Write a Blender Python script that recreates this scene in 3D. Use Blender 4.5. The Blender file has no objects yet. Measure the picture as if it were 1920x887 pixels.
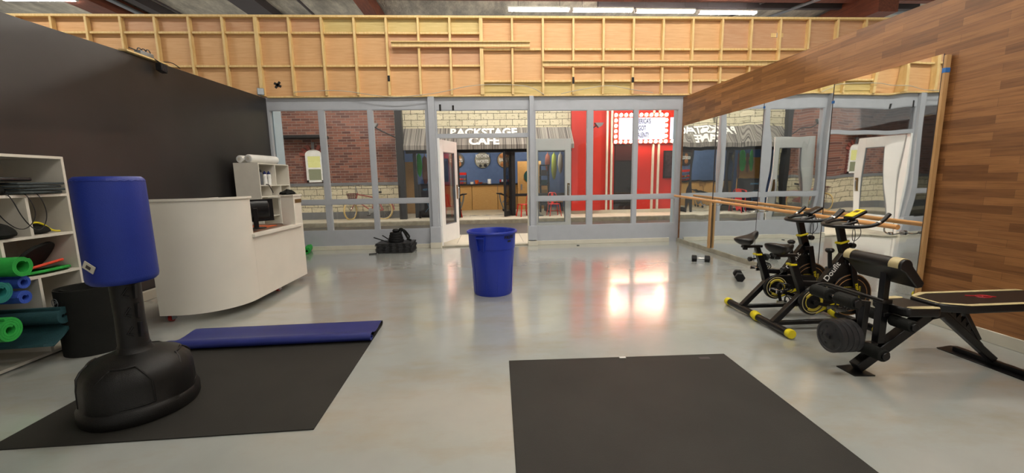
import bpy, bmesh, math, random
from mathutils import Vector, Matrix
random.seed(7)
PI = math.pi
C = bpy.context.scene.collection
SC = bpy.context.scene

# ------------------------------------------------------------------ camera
F, YAW, PIT, ROL = 753.3, .0545, .141, -.0174
fw = Vector((math.sin(YAW)*math.cos(PIT), math.cos(YAW)*math.cos(PIT), -math.sin(PIT)))
rt = Vector((math.cos(YAW), -math.sin(YAW), 0)); up = rt.cross(fw)
rt2 = rt*math.cos(ROL)+up*math.sin(ROL); up2 = up*math.cos(ROL)-rt*math.sin(ROL)
cd = bpy.data.cameras.new('camera'); cam = bpy.data.objects.new('camera', cd); C.objects.link(cam)
cd.sensor_fit = 'HORIZONTAL'; cd.sensor_width = 36; cd.lens = F/1920*36; cd.clip_start = .05; cd.clip_end = 200
cam.matrix_world = Matrix(((rt2.x, up2.x, -fw.x, 0), (rt2.y, up2.y, -fw.y, 0), (rt2.z, up2.z, -fw.z, 1.4), (0, 0, 0, 1)))
SC.camera = cam

# ------------------------------------------------------------------ world, exposure
w = bpy.data.worlds.new('hall_ambient'); SC.world = w; w.use_nodes = True
w.node_tree.nodes['Background'].inputs[0].default_value = (1.0, .95, .87, 1)
w.node_tree.nodes['Background'].inputs[1].default_value = .30
SC.view_settings.view_transform = 'Standard'; SC.view_settings.look = 'None'
SC.view_settings.gamma = 1; SC.view_settings.use_curve_mapping = False
SC.view_settings.exposure = 0.62
TUBE = 62.0          # emission strength of the fluorescent tubes
# fluorescent fixtures: (x centre, y, z); the first five are in view
LAMPS = [(1.82, 14.35, 7.0), (4.0, 14.38, 7.0), (6.2, 14.44, 7.0), (8.45, 14.52, 7.0), (-13.4, 13.78, 7.0),
         (-1.2, 5.6, 6.4), (1.4, 5.6, 6.4), (4.0, 5.6, 6.4), (-8.6, 6.2, 6.2), (1.6, 1.0, 6.4), (4.2, 1.0, 6.4), (2.4, -2.5, 6.4),
         (-6.5, 11.6, 6.4), (-3.8, 11.6, 6.4), (-1.0, 11.8, 6.4), (2.0, 11.8, 6.4), (5.5, 11.8, 6.4)]

# ------------------------------------------------------------------ materials
def lin(h):
    if isinstance(h, str):
        h = [int(h[i:i+2], 16)/255 for i in (0, 2, 4)]
        return tuple(c/12.92 if c <= .04045 else ((c+.055)/1.055)**2.4 for c in h)
    return h
def newmat(name):
    m = bpy.data.materials.new(name); m.use_nodes = True
    return m, m.node_tree, m.node_tree.nodes['Principled BSDF']
def N(nt, t, **kw):
    n = nt.nodes.new(t)
    for k, v in kw.items():
        if k in n.inputs.keys(): n.inputs[k].default_value = v
        else: setattr(n, k, v)
    return n
def ramp(nt, fac, stops):
    r = nt.nodes.new('ShaderNodeValToRGB'); e = r.color_ramp.elements
    while len(e) < len(stops): e.new(.5)
    for i, (p, c) in enumerate(stops): e[i].position = p; e[i].color = (*lin(c), 1)
    nt.links.new(fac, r.inputs[0]); return r.outputs[0]
def mix(nt, a, b, f, mode='MIX'):
    n = nt.nodes.new('ShaderNodeMix'); n.data_type = 'RGBA'; n.blend_type = mode
    for s, v in ((n.inputs[0], f), (n.inputs[6], a), (n.inputs[7], b)):
        if hasattr(v, 'is_linked'): nt.links.new(v, s)
        else: s.default_value = v if not isinstance(v, (tuple, list)) or len(v) == 4 else (*v, 1)
    return n.outputs[2]
def coord(nt, scale=(1, 1, 1), order=None, rot=(0, 0, 0)):
    t = N(nt, 'ShaderNodeTexCoord'); out = t.outputs['Object']
    if order:
        s = N(nt, 'ShaderNodeSeparateXYZ'); nt.links.new(out, s.inputs[0]); c = N(nt, 'ShaderNodeCombineXYZ')
        for i, a in enumerate(order):
            if a in 'XYZ': nt.links.new(s.outputs[a], c.inputs[i])
        out = c.outputs[0]
    m = N(nt, 'ShaderNodeMapping'); m.inputs['Scale'].default_value = scale; m.inputs['Rotation'].default_value = rot
    nt.links.new(out, m.inputs[0]); return m.outputs[0]
def noise(nt, vec, scale, detail=3, rough=.5):
    n = N(nt, 'ShaderNodeTexNoise', Scale=scale, Detail=detail, Roughness=rough); nt.links.new(vec, n.inputs['Vector']); return n.outputs['Fac']
def bump(nt, b, h, strength, dist):
    n = N(nt, 'ShaderNodeBump', Strength=strength, Distance=dist); nt.links.new(h, n.inputs['Height']); nt.links.new(n.outputs[0], b.inputs['Normal'])
def M_(name, col, rough=.5, metal=0, var=.06, vs=6, bmp=0, bs=80, spec=.5, emit=0, scale=(1, 1, 1)):
    m, nt, b = newmat(name); c = lin(col)
    v = coord(nt, scale); n = noise(nt, v, vs)
    lo = tuple(x*(1-var) for x in c); hi = tuple(min(1, x*(1+var)) for x in c)
    r = nt.nodes.new('ShaderNodeValToRGB'); r.color_ramp.elements[0].position = .3; r.color_ramp.elements[1].position = .7
    r.color_ramp.elements[0].color = (*lo, 1); r.color_ramp.elements[1].color = (*hi, 1)
    nt.links.new(n, r.inputs[0]); nt.links.new(r.outputs[0], b.inputs['Base Color'])
    b.inputs['Roughness'].default_value = rough; b.inputs['Metallic'].default_value = metal
    b.inputs['Specular IOR Level'].default_value = spec
    if bmp: bump(nt, b, noise(nt, v, bs, 2), bmp, .002)
    if emit:
        nt.links.new(r.outputs[0], b.inputs['Emission Color']); b.inputs['Emission Strength'].default_value = emit
    return m
def floor_mat():
    m, nt, b = newmat('epoxy_floor'); v = coord(nt)
    base = ramp(nt, noise(nt, v, .8, 5, .6), [(.3, '989c99'), (.5, 'a2a6a3'), (.7, 'abaeaa')])
    st = ramp(nt, noise(nt, coord(nt, (1, 2.2, 1)), 1.1, 6, .65), [(.48, (0, 0, 0)), (.78, (.9, .9, .9))])
    c = mix(nt, base, (*lin('9c9382'), 1), st)
    nt.links.new(c, b.inputs['Base Color'])
    rr = N(nt, 'ShaderNodeMapRange'); rr.inputs[3].default_value = .13; rr.inputs[4].default_value = .25
    nt.links.new(noise(nt, v, 2.5, 5), rr.inputs[0]); nt.links.new(rr.outputs[0], b.inputs['Roughness'])
    b.inputs['Specular IOR Level'].default_value = .6; b.inputs['Coat Weight'].default_value = .9; b.inputs['Coat Roughness'].default_value = .13
    bump(nt, b, noise(nt, v, 14, 2, .5), .12, .004)
    return m
def brick_mat(name, order, c1, c2, mortar, bw, rh, ms, rough=.8, off=.5, grain=None, bmp=.3, bias=0, spots=None, gscale=(4, 60, 4)):
    m, nt, b = newmat(name); v = coord(nt, order=order)
    t = N(nt, 'ShaderNodeTexBrick'); nt.links.new(v, t.inputs['Vector'])
    t.inputs['Scale'].default_value = 1; t.inputs['Brick Width'].default_value = bw; t.inputs['Row Height'].default_value = rh
    t.inputs['Mortar Size'].default_value = ms; t.inputs['Mortar Smooth'].default_value = .1; t.inputs['Bias'].default_value = bias; t.offset = off
    t.inputs['Color1'].default_value = (*lin(c1), 1); t.inputs['Color2'].default_value = (*lin(c2), 1); t.inputs['Mortar'].default_value = (*lin(mortar), 1)
    c = t.outputs['Color']
    if grain:
        s = coord(nt, gscale, order=order)
        g = ramp(nt, noise(nt, s, 1.0, 6, .65), [(.3, (.62, .58, .55)), (.55, (1, 1, 1)), (.75, (1.15, 1.12, 1.05))])
        c = mix(nt, c, g, grain, 'MULTIPLY')
    if spots:
        sp = ramp(nt, noise(nt, coord(nt, (1, 1.6, 1), order=order), 9, 5, .75), [(.56, (0, 0, 0)), (.64, (1, 1, 1))])
        c = mix(nt, c, (*lin(spots), 1), sp)
    nt.links.new(c, b.inputs['Base Color']); b.inputs['Roughness'].default_value = rough
    if bmp:
        n = N(nt, 'ShaderNodeBump', Strength=bmp, Distance=.01); n.invert = True
        nt.links.new(t.outputs['Fac'], n.inputs['Height']); nt.links.new(n.outputs[0], b.inputs['Normal'])
    return m
def wood_mat(name, a, b_, order='XZY', scale=(1, 14, 1), rough=.6):
    m, nt, b = newmat(name); v = coord(nt, scale, order=order)
    c = ramp(nt, noise(nt, v, 2.2, 6, .6), [(.3, a), (.7, b_)])
    nt.links.new(c, b.inputs['Base Color']); b.inputs['Roughness'].default_value = rough
    return m
def stripes_mat():
    m, nt, b = newmat('striped_awning'); v = coord(nt, (1, 0, 0))
    s = N(nt, 'ShaderNodeTexNoise', Scale=7.0, Detail=4.0, Roughness=.8); nt.links.new(v, s.inputs['Vector'])
    c = ramp(nt, s.outputs['Fac'], [(.40, '4a4644'), (.46, '7d7872'), (.50, '98938b'), (.55, '5c5753')])
    b.inputs['Roughness'].default_value = .9; nt.links.new(c, b.inputs['Base Color'])
    s.inputs['Scale'].default_value = 10; s.inputs['Detail'].default_value = 2
    return m
def glass_mat(name='window_glass', tint=(.96, .975, .97), refl=.035):
    m = bpy.data.materials.new(name); m.use_nodes = True; nt = m.node_tree; nt.nodes.clear()
    o = N(nt, 'ShaderNodeOutputMaterial'); mx = N(nt, 'ShaderNodeMixShader'); t = N(nt, 'ShaderNodeBsdfTransparent'); g = N(nt, 'ShaderNodeBsdfGlossy')
    t.inputs[0].default_value = (*tint, 1); g.inputs['Roughness'].default_value = .02; g.inputs[0].default_value = (.95, .97, 1, 1)
    fr = N(nt, 'ShaderNodeFresnel', IOR=1.45); ad = N(nt, 'ShaderNodeMath'); ad.operation = 'MULTIPLY'; ad.inputs[1].default_value = refl/.04
    nt.links.new(fr.outputs[0], ad.inputs[0]); ad.use_clamp = True
    nt.links.new(ad.outputs[0], mx.inputs[0]); nt.links.new(t.outputs[0], mx.inputs[1]); nt.links.new(g.outputs[0], mx.inputs[2]); nt.links.new(mx.outputs[0], o.inputs[0])
    return m
def mirror_mat():
    m, nt, b = newmat('mirror_glass')
    b.inputs['Base Color'].default_value = (.90, .93, .92, 1); b.inputs['Metallic'].default_value = 1; b.inputs['Roughness'].default_value = .015
    bump(nt, b, noise(nt, coord(nt, (1, 1.3, .5)), 1.3, 1, .3), .5, .017)
    return m
def foil_mat():
    m, nt, b = newmat('roof_foil'); v = coord(nt, (1, .35, 1))
    c = ramp(nt, noise(nt, v, 2.2, 6, .7), [(.3, '8b867a'), (.5, 'bdb7a6'), (.65, 'e2dcc8')])
    nt.links.new(c, b.inputs['Base Color']); b.inputs['Roughness'].default_value = .42; b.inputs['Metallic'].default_value = .35
    bump(nt, b, noise(nt, v, 5, 5, .7), 1, .08); return m
def emis(name, col, s):
    m = bpy.data.materials.new(name); m.use_nodes = True; nt = m.node_tree; nt.nodes.clear()
    o = N(nt, 'ShaderNodeOutputMaterial'); e = N(nt, 'ShaderNodeEmission'); e.inputs[0].default_value = (*lin(col), 1); e.inputs[1].default_value = s
    nt.links.new(e.outputs[0], o.inputs[0]); return m

m_floor = floor_mat()
m_dark = M_('charcoal_wall', '282626', .42, var=.25, vs=1.5, bmp=.15, bs=220)
m_plank = brick_mat('laminate_planks', 'YZ0', 'a16f42', '6e4727', '6a4a30',   .52, .066, .001, .42, off=.37, grain=1.0, bmp=.08, bias=-.15, gscale=(2.6, 42, 1))
m_grey = M_('grey_paint', 'abafb6', .45, var=.03)
m_sill = M_('grey_paint_lower', '989ca3', .45, var=.03)
m_blueg = M_('pale_blue_paint', 'a9bcc8', .5, var=.03)
m_cream = M_('cream_trim', 'cdc9ba', .5, var=.05)
m_white = M_('white_laminate', 'dedacf', .42, var=.03, vs=3)
m_shelf = M_('white_shelf_board', 'd9d4c8', .5, var=.04)
m_door = M_('white_door_paint', 'e8e8e6', .4, var=.02)
m_ply = wood_mat('plywood_peach', 'cf9f6c', 'dcb07e', scale=(1.4, 16, 1))
m_plyp = wood_mat('plywood_rose', 'bf8f68', 'cba27e', scale=(1.4, 16, 1))
m_plyy = wood_mat('plywood_pale_yellow', 'c3ac6c', 'd3be82', scale=(1.4, 16, 1))
m_stud = wood_mat('pine_stud', 'd6b473', 'e8cc94', order='XZY', scale=(14, 2, 14))
m_beam = wood_mat('red_brown_beam', '5f3222', '84482f', order='YXZ', scale=(1, 8, 8))
m_steel = M_('dark_steel_joist', '403a3c', .6)
m_foil = foil_mat()
m_brick = brick_mat('red_brick', 'XZ0', '92604f', '5d3c38', '8d7d74', .32, .095, .009, .85, bias=.0, grain=.3, gscale=(3, 8, 1))
m_stone = brick_mat('cream_stone_block', 'XZ0', 'd6cdb2', 'c6bda2', '4e4a42', .47, .225, .009, .85, spots='6f6a55', bmp=.6)
m_band = M_('grey_stone_band', '75777a', .8)
m_side = brick_mat('sidewalk_slabs', 'XY0', 'bdb5a4', 'c6beac', '8f8778', 1.5, 1.5, .008, .6, bmp=.1)
m_curb = M_('curb_concrete', '9c9787', .8, var=.2)
m_street = M_('street_paint', '4b4947', .38, var=.18, vs=1.3)
m_tile = M_('cafe_floor', 'b9b19c', .35, var=.12, scale=(1, 5, 1))
m_red = M_('red_wall', 'bd2c22', .38, var=.08, vs=1)
m_redc = M_('red_metal', 'c8281e', .3, metal=.2)
m_blk = M_('black_frame', '17171a', .45)
m_plate = M_('plate_rubber', '2d2e31', .5, spec=.35)
m_tilef = M_('foam_tile_black', '222223', .5, spec=.5)
m_blk2 = M_('black_satin', '0d0d0f', .32, spec=.4)
m_rub = M_('black_rubber', '131314', .55, spec=.3, bmp=.5, bs=260)
m_mat = M_('black_mat_vinyl', '2c2b28', .6, var=.14, vs=2.2, bmp=.6, bs=240, spec=.25)
m_matb = M_('blue_mat_vinyl', '202a70', .45, var=.08, bmp=.4, bs=240)
m_pst = M_('black_textured_plastic', '131211', .42, bmp=.7, bs=300, spec=.35)
m_bag = M_('blue_vinyl', '1b2f85', .45, var=.08, vs=4, spec=.35, bmp=.5, bs=200)
m_can = M_('blue_plastic', '1a33a4', .36, var=.03)
m_bluei = M_('blue_wall', '51678f', .7)
m_oak = wood_mat('oak_panel', 'b98d50', 'caa164', scale=(3, 30, 3), rough=.5)
m_oakr = wood_mat('barre_wood', 'c98f55', 'dda56b', order='YXZ', scale=(2, 30, 30), rough=.35)
m_edge = wood_mat('raw_wood_strip', 'b38b58', 'c79d6b', order='ZYX', scale=(2, 20, 20), rough=.6)
m_desk = wood_mat('brown_worktop', '6a4a37', '7d5945', order='YXZ', scale=(2, 20, 1), rough=.4)
m_org = M_('orange_paper', 'e0642c', .6)
m_chrome = M_('chrome', 'c8c8c8', .15, metal=1, var=.02)
m_yel = M_('yellow_plastic', 'e3d21c', .35)
m_yeld = M_('yellow_ring', 'c4b13a', .4)
m_crm = M_('cream_vinyl', 'bbad82', .45)
m_pad = M_('black_vinyl_pad', '131213', .36, spec=.4, bmp=.3, bs=200)
m_gold = M_('bronze_print', '8c6336', .4)
m_wh = M_('white_plain', 'e8e8e4', .5)
m_green = M_('green_foam', '1f9a3a', .75, var=.12, vs=20, bmp=.8, bs=120)
m_teal = M_('teal_foam', '14706a', .75, var=.12, vs=20, bmp=.8, bs=120)
m_dteal = M_('dark_teal_foam', '173f45', .75, var=.12, vs=20, bmp=.8, bs=120)
m_blf = M_('blue_foam', '2b4cab', .75, var=.12, vs=20, bmp=.8, bs=120)
m_blkf = M_('black_foam', '1b1c1a', .8, spec=.2, var=.12, bmp=.6, bs=160)
m_ora = M_('orange_red_foam', 'd8452a', .7)
m_gbag = M_('grey_fabric', '3d4547', .85, bmp=.8, bs=150)
m_metal = M_('galvanised_metal', '8d9398', .4, metal=.7)
m_casr = M_('red_caster', 'b22a24', .4)
m_brass = M_('brass_plate', '7d6438', .35, metal=.7)
m_tape = M_('blue_tape', '2d6fb8', .6)
m_btape = M_('black_tape', '141312', .7)
m_cable = M_('grey_cable', 'b9b2a2', .6)
m_awn = stripes_mat()
m_glass = glass_mat()
m_mirror = mirror_mat()
m_tube = emis('tube_light', 'fff8ee', TUBE)
m_housing = M_('fixture_housing', 'dcdcd8', .5)
m_ctube = emis('cafe_tube', 'fff4e0', 120)
m_bulb = emis('bulb_light', 'ffd2b0', 40)
m_sign = emis('lit_letter_board', 'e6e2ff', 1.3)
m_blind = emis('lit_yellow_window', 'd8cf86', .6)
m_lower = emis('lit_lower_pane', 'aaa784', .35)

# ------------------------------------------------------------------ mesh builder
class MB:
    def __init__(s): s.v = []; s.f = []; s.mi = []; s.m = 0
    def add(s, vs, fs):
        o = len(s.v); s.v += [tuple(v) for v in vs]; s.f += [tuple(i+o for i in f) for f in fs]; s.mi += [s.m]*len(fs); return s
    def box(s, x0, x1, y0, y1, z0, z1):
        v = [(x, y, z) for x in (x0, x1) for y in (y0, y1) for z in (z0, z1)]
        return s.add(v, [(0, 1, 3, 2), (4, 6, 7, 5), (0, 4, 5, 1), (2, 3, 7, 6), (0, 2, 6, 4), (1, 5, 7, 3)])
    def obox(s, c, size, R=None):
        R = R or Matrix.Identity(3); c = Vector(c); h = [a/2 for a in size]
        v = [c+R@Vector((x, y, z)) for x in (-h[0], h[0]) for y in (-h[1], h[1]) for z in (-h[2], h[2])]
        return s.add(v, [(0, 1, 3, 2), (4, 6, 7, 5), (0, 4, 5, 1), (2, 3, 7, 6), (0, 2, 6, 4), (1, 5, 7, 3)])
    def beam(s, a, b, w, h, side=(0, 1, 0)):
        a = Vector(a); b = Vector(b); d = (b-a).normalized(); sd = Vector(side); sd = (sd-d*sd.dot(d)).normalized(); u = d.cross(sd)
        v = [p+sd*(i*w/2)+u*(j*h/2) for p in (a, b) for i, j in ((-1, -1), (1, -1), (1, 1), (-1, 1))]
        return s.add(v, [(3, 2, 1, 0), (4, 5, 6, 7), (0, 1, 5, 4), (1, 2, 6, 5), (2, 3, 7, 6), (3, 0, 4, 7)])
    def ring(s, c, a, b, r, n): return [Vector(c)+a*(r*math.cos(2*PI*i/n))+b*(r*math.sin(2*PI*i/n)) for i in range(n)]
    def cyl(s, p0, p1, r0, r1=None, n=24, cap=True):
        r1 = r0 if r1 is None else r1; p0 = Vector(p0); p1 = Vector(p1); d = (p1-p0).normalized()
        a = d.orthogonal().normalized(); b = d.cross(a)
        v = s.ring(p0, a, b, r0, n)+s.ring(p1, a, b, r1, n); f = [(i, (i+1) % n, n+(i+1) % n, n+i) for i in range(n)]
        if cap: f += [tuple(range(n))[::-1], tuple(range(n, 2*n))]
        return s.add(v, f)
    def tube(s, pts, r, n=8, closed=False):
        P = [Vector(p) for p in pts]; k = len(P); rs = r if isinstance(r, (list, tuple)) else [r]*k; v = []
        t0 = (P[1]-P[0]).normalized(); a = t0.orthogonal().normalized()
        for i in range(k):
            t = (P[(i+1) % k]-P[i-1]) if closed else (P[min(i+1, k-1)]-P[max(i-1, 0)])
            t.normalize(); a = (a-t*a.dot(t)).normalized(); v += s.ring(P[i], a, t.cross(a), rs[i], n)
        m = k if closed else k-1
        f = [(i*n+j, i*n+(j+1) % n, ((i+1) % k)*n+(j+1) % n, ((i+1) % k)*n+j) for i in range(m) for j in range(n)]
        if not closed: f += [tuple(range(n))[::-1], tuple(range((k-1)*n, k*n))]
        return s.add(v, f)
    def lathe(s, prof, c=(0, 0, 0), n=40, sx=1, sy=1, R=None):
        R = R or Matrix.Identity(3); c = Vector(c); v = []
        for r, z in prof: v += [c+R@Vector((r*sx*math.cos(2*PI*i/n), r*sy*math.sin(2*PI*i/n), z)) for i in range(n)]
        k = len(prof); f = [(i*n+j, i*n+(j+1) % n, (i+1)*n+(j+1) % n, (i+1)*n+j) for i in range(k-1) for j in range(n)]
        if prof[0][0] > 1e-6: f.append(tuple(range(n))[::-1])
        if prof[-1][0] > 1e-6: f.append(tuple(range((k-1)*n, k*n)))
        return s.add(v, f)
    def prism(s, poly, a, b, axis='y'):
        def P(u, w, t): return {'x': (t, u, w), 'y': (u, t, w), 'z': (u, w, t)}[axis]
        n = len(poly); v = [P(*p, a) for p in poly]+[P(*p, b) for p in poly]
        return s.add(v, [tuple(range(n)), tuple(range(n, 2*n))[::-1]]+[(i, n+i, n+(i+1) % n, (i+1) % n) for i in range(n)])
    def strip(s, line, t, a, b, axis='y'):
        """polyline of (u,w) thickened by t and extruded along axis from a to b"""
        n = len(line); L = []; Rr = []
        for i in range(n):
            p = line[max(i-1, 0)]; q = line[min(i+1, n-1)]; dx, dy = q[0]-p[0], q[1]-p[1]; l = math.hypot(dx, dy) or 1
            nx, ny = -dy/l*t/2, dx/l*t/2; L.append((line[i][0]+nx, line[i][1]+ny)); Rr.append((line[i][0]-nx, line[i][1]-ny))
        def P(u, w, k): return {'x': (k, u, w), 'y': (u, k, w), 'z': (u, w, k)}[axis]
        v = [P(*p, a) for p in L]+[P(*p, a) for p in Rr]+[P(*p, b) for p in L]+[P(*p, b) for p in Rr]; f = []
        for i in range(n-1):
            f += [(i, i+1, n+i+1, n+i), (2*n+i, 3*n+i, 3*n+i+1, 2*n+i+1), (i, 2*n+i, 2*n+i+1, i+1), (n+i, n+i+1, 3*n+i+1, 3*n+i)]
        f += [(0, n, 3*n, 2*n), (n-1, 3*n-1, 4*n-1, 2*n-1)]
        return s.add(v, f)
    def build(s, name, mat, parent=None, bevel=0, smooth=True, seg=2, loc=None):
        me = bpy.data.meshes.new(name); me.from_pydata(s.v, [], s.f)
        for mm in (mat if isinstance(mat, (list, tuple)) else [mat]): me.materials.append(mm)
        bm = bmesh.new(); bm.from_mesh(me)
        for f, i in zip(bm.faces, s.mi): f.material_index = i
        bmesh.ops.recalc_face_normals(bm, faces=bm.faces); bm.to_mesh(me); bm.free()
        o = bpy.data.objects.new(name, me); C.objects.link(o)
        if parent: o.parent = parent
        if loc: o.location = loc
        if bevel:
            b = o.modifiers.new('bevel', 'BEVEL'); b.width = bevel; b.segments = seg; b.limit_method = 'ANGLE'; b.angle_limit = .6
        if smooth:
            me.shade_smooth(); me.set_sharp_from_angle(angle=.7)
        return o
def B(*a): return MB().box(*a)
def tag(o, label, cat, group=None, kind=None):
    o['label'] = label; o['category'] = cat
    if group: o['group'] = group
    if kind: o['kind'] = kind
    return o
def st(o): o['kind'] = 'structure'; return o
def thing(name, label, cat, loc=(0, 0, 0), rz=0, group=None):
    o = bpy.data.objects.new(name, None); C.objects.link(o); o.location = loc; o.rotation_euler = (0, 0, rz); o.empty_display_size = .1
    return tag(o, label, cat, group)
def kids(o): return [x for x in bpy.data.objects if x.parent == o]
def dup(root, loc, rz=0, label=None):
    r = root.copy(); C.objects.link(r); r.location = loc; r.rotation_euler = (0, 0, rz)
    if label: r['label'] = label
    def rec(a, b):
        for ch in kids(a):
            c = ch.copy(); C.objects.link(c); c.parent = b; rec(ch, c)
    rec(root, r); return r
def text(name, s, size, mat, parent, M, ext=.003, off=0, sx=1):
    cu = bpy.data.curves.new(name, 'FONT'); cu.body = s; cu.size = size; cu.align_x = 'CENTER'; cu.align_y = 'CENTER'; cu.extrude = ext; cu.offset = off
    t = bpy.data.objects.new('t', cu); C.objects.link(t); bpy.context.view_layer.update()
    me = bpy.data.meshes.new_from_object(t.evaluated_get(bpy.context.evaluated_depsgraph_get())); bpy.data.objects.remove(t)
    me.transform(M@Matrix.Diagonal((sx, 1, 1, 1))); me.name = name; me.materials.clear(); me.materials.append(mat)
    o = bpy.data.objects.new(name, me); C.objects.link(o)
    if parent: o.parent = parent
    return o
def frame(org, xa, ya):
    x = Vector(xa).normalized(); y = Vector(ya); y = (y-x*y.dot(x)).normalized(); z = x.cross(y)
    return Matrix(((x.x, y.x, z.x, org[0]), (x.y, y.y, z.y, org[1]), (x.z, y.z, z.z, org[2]), (0, 0, 0, 1)))
def spiral(r0, r1, turns, t0=0, n=22, cw=1):
    k = int(turns*n); return [((r0+(r1-r0)*i/k)*math.cos(t0+cw*2*PI*i/n), (r0+(r1-r0)*i/k)*math.sin(t0+cw*2*PI*i/n)) for i in range(k+1)]
def smoothpts(P, it=2, closed=False):
    P = [Vector(p) for p in P]
    for _ in range(it):
        Q = [] if closed else [P[0]]
        for i in range(len(P) if closed else len(P)-1):
            a = P[i]; b = P[(i+1) % len(P)]; Q += [a*.75+b*.25, a*.25+b*.75]
        if not closed: Q.append(P[-1])
        P = Q
    return P

# ================================================================== STRUCTURE
D = 8.5; XL = -4.25; XR = 4.1
st(B(-9.5, 9, -3, 8.62, -.1, 0).build('floor', m_floor, smooth=False))
st(B(-16, 16, 8.62, 10.45, -.1, -.005).build('sidewalk_near', m_side, smooth=False))
st(B(-16, 16, 10.45, 14.0, -.22, -.12).build('street', m_street, smooth=False))
st(B(-16, 16, 14.0, 14.15, -.2, .03).build('curb_far', m_curb, smooth=False, bevel=.02))
st(B(-16, 16, 14.15, 15.6, -.1, .03).build('sidewalk_far', m_side, smooth=False))
# walls
o = MB(); o.prism([(-1.5, 0), (D, 0), (D, 3.07), (5.8, 3.01), (4.2, 2.96), (-1.5, 2.9)], XL-.12, XL, 'x'); o.v = [(x-.011*(y+1.5), y, z) for x, y, z in o.v]; st(o.build('wall_left', m_dark, smooth=False))
o = MB(); o.prism([(-1.5, 0), (D, 0), (D, 3.04), (3.7, 2.95), (-1.5, 2.87)], XR, XR+.12, 'x'); st(o.build('wall_right', m_plank, smooth=False))
st(B(XL-.05, XL+.015, -1.5, D-.02, 0, .11).build('baseboard_left', m_cream, bevel=.004))
st(B(XR-.018, XR, -1.5, 3.5, 0, .10).build('baseboard_right', m_cream, bevel=.004))
# storefront wall: solid pieces joined in one frame
wb = MB(); yf, yb = D, D+.12
def fb(x0, x1, z0, z1, y0=yf, y1=yb): wb.box(x0, x1, y0, y1, z0, z1)
fb(XL-.4, -1.25, 2.84, 3.08); fb(-1.04, .84, 2.82, 3.08); fb(.98, XR+.12, 2.80, 3.08)        # header
fb(XL-.4, XL-.08, 0, 2.84); fb(-1.25, -1.04, 0, 3.08); fb(.84, .98, 0, 3.08); fb(4.02, XR+.12, 0, 2.80)
fb(XL-.08, -1.25, 0, .40); fb(.98, 4.02, 0, .40)                                          # low wall below glass
fb(XL-.08, -1.25, .955, 1.045); fb(.98, 4.02, .94, 1.03)                                        # mid rail
for a, b in ((-3.37, -3.28), (-2.40, -2.315)): fb(a, b, .40, .955); fb(a, b, 1.045, 2.84)
for a, b in ((2.08, 2.19), (3.075, 3.15)): fb(a, b, .40, .94); fb(a, b, 1.03, 2.80)
fb(-1.04, .84, 2.265, 2.335)                                                                # transom bar
st(wb.build('wall_back', m_grey, smooth=False))
n = 0
def trim(*a, mat=m_grey, bev=.004):
    global n
    n += 1; return st(B(*a).build('trim_%d' % n, mat, bevel=bev, smooth=False))
trim(-1.19, -1.06, 8.41, 8.5, 0.1, 3.07); trim(.86, .95, 8.41, 8.5, .1, 3.07)               # projecting posts
trim(-1.24, -1.03, 8.37, 8.5, .12, .45, mat=m_grey); trim(.81, .99, 8.37, 8.5, .12, .42, mat=m_grey)
trim(-1.25, -1.02, 8.36, 8.5, 0, .12, mat=m_cream); trim(.80, 1.0, 8.36, 8.5, 0, .10, mat=m_cream)
trim(-4.3, 8, 8.44, 8.5, 3.07, 3.10, mat=m_stud, bev=.002)                                   # raw plate on top of the storefront
trim(-1.04, -.995, 8.5, 8.58, 0, 2.265, mat=m_door); trim(.81, .84, 8.5, 8.58, 0, 2.265, mat=m_cream)
trim(-1.04, .84, 8.45, 8.62, .0, .03, mat=m_curb)                                            # threshold
trim(-4.6, -4.31, 8.62, 8.95, 0, 2.9, mat=m_blueg); trim(4.07, 4.25, 8.62, 8.85, 0, 2.9, mat=m_blueg)
st(B(XL+.02, -1.25, 8.475, 8.5, 0, .085).build('baseboard_back', m_cream, bevel=.004, smooth=False))
st(B(1.0, 3.9, 8.475, 8.5, 0, .085).build('baseboard_back_right', m_cream, bevel=.004, smooth=False))
def window(i, x0, x1, z0, z1):
    f = MB(); e = .014; y0, y1 = D+.012, D+.035
    f.box(x0, x0+e, y0-.006, y1, z0, z1); f.box(x1-e, x1, y0-.006, y1, z0, z1); f.box(x0+e, x1-e, y0-.006, y1, z0, z0+e); f.box(x0+e, x1-e, y0-.006, y1, z1-e, z1)
    w_ = st(f.build('window_%d' % i, m_grey, smooth=False))
    B(x0+e, x1-e, D+.02, D+.026, z0+e, z1-e).build('glass_pane', m_glass, w_, smooth=False); return w_
i = 1
for x0, x1 in ((-4.33, -3.37), (-3.28, -2.40), (-2.315, -1.25)):
    for z0, z1 in ((.40, .955), (1.045, 2.84)): window(i, x0, x1, z0, z1); i += 1
window(i, -1.04, .84, 2.335, 2.82); i += 1
for x0, x1 in ((.98, 2.08), (2.19, 3.075), (3.15, 4.02)):
    for z0, z1 in ((.40, .94), (1.03, 2.80)): window(i, x0, x1, z0, z1); i += 1
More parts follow.
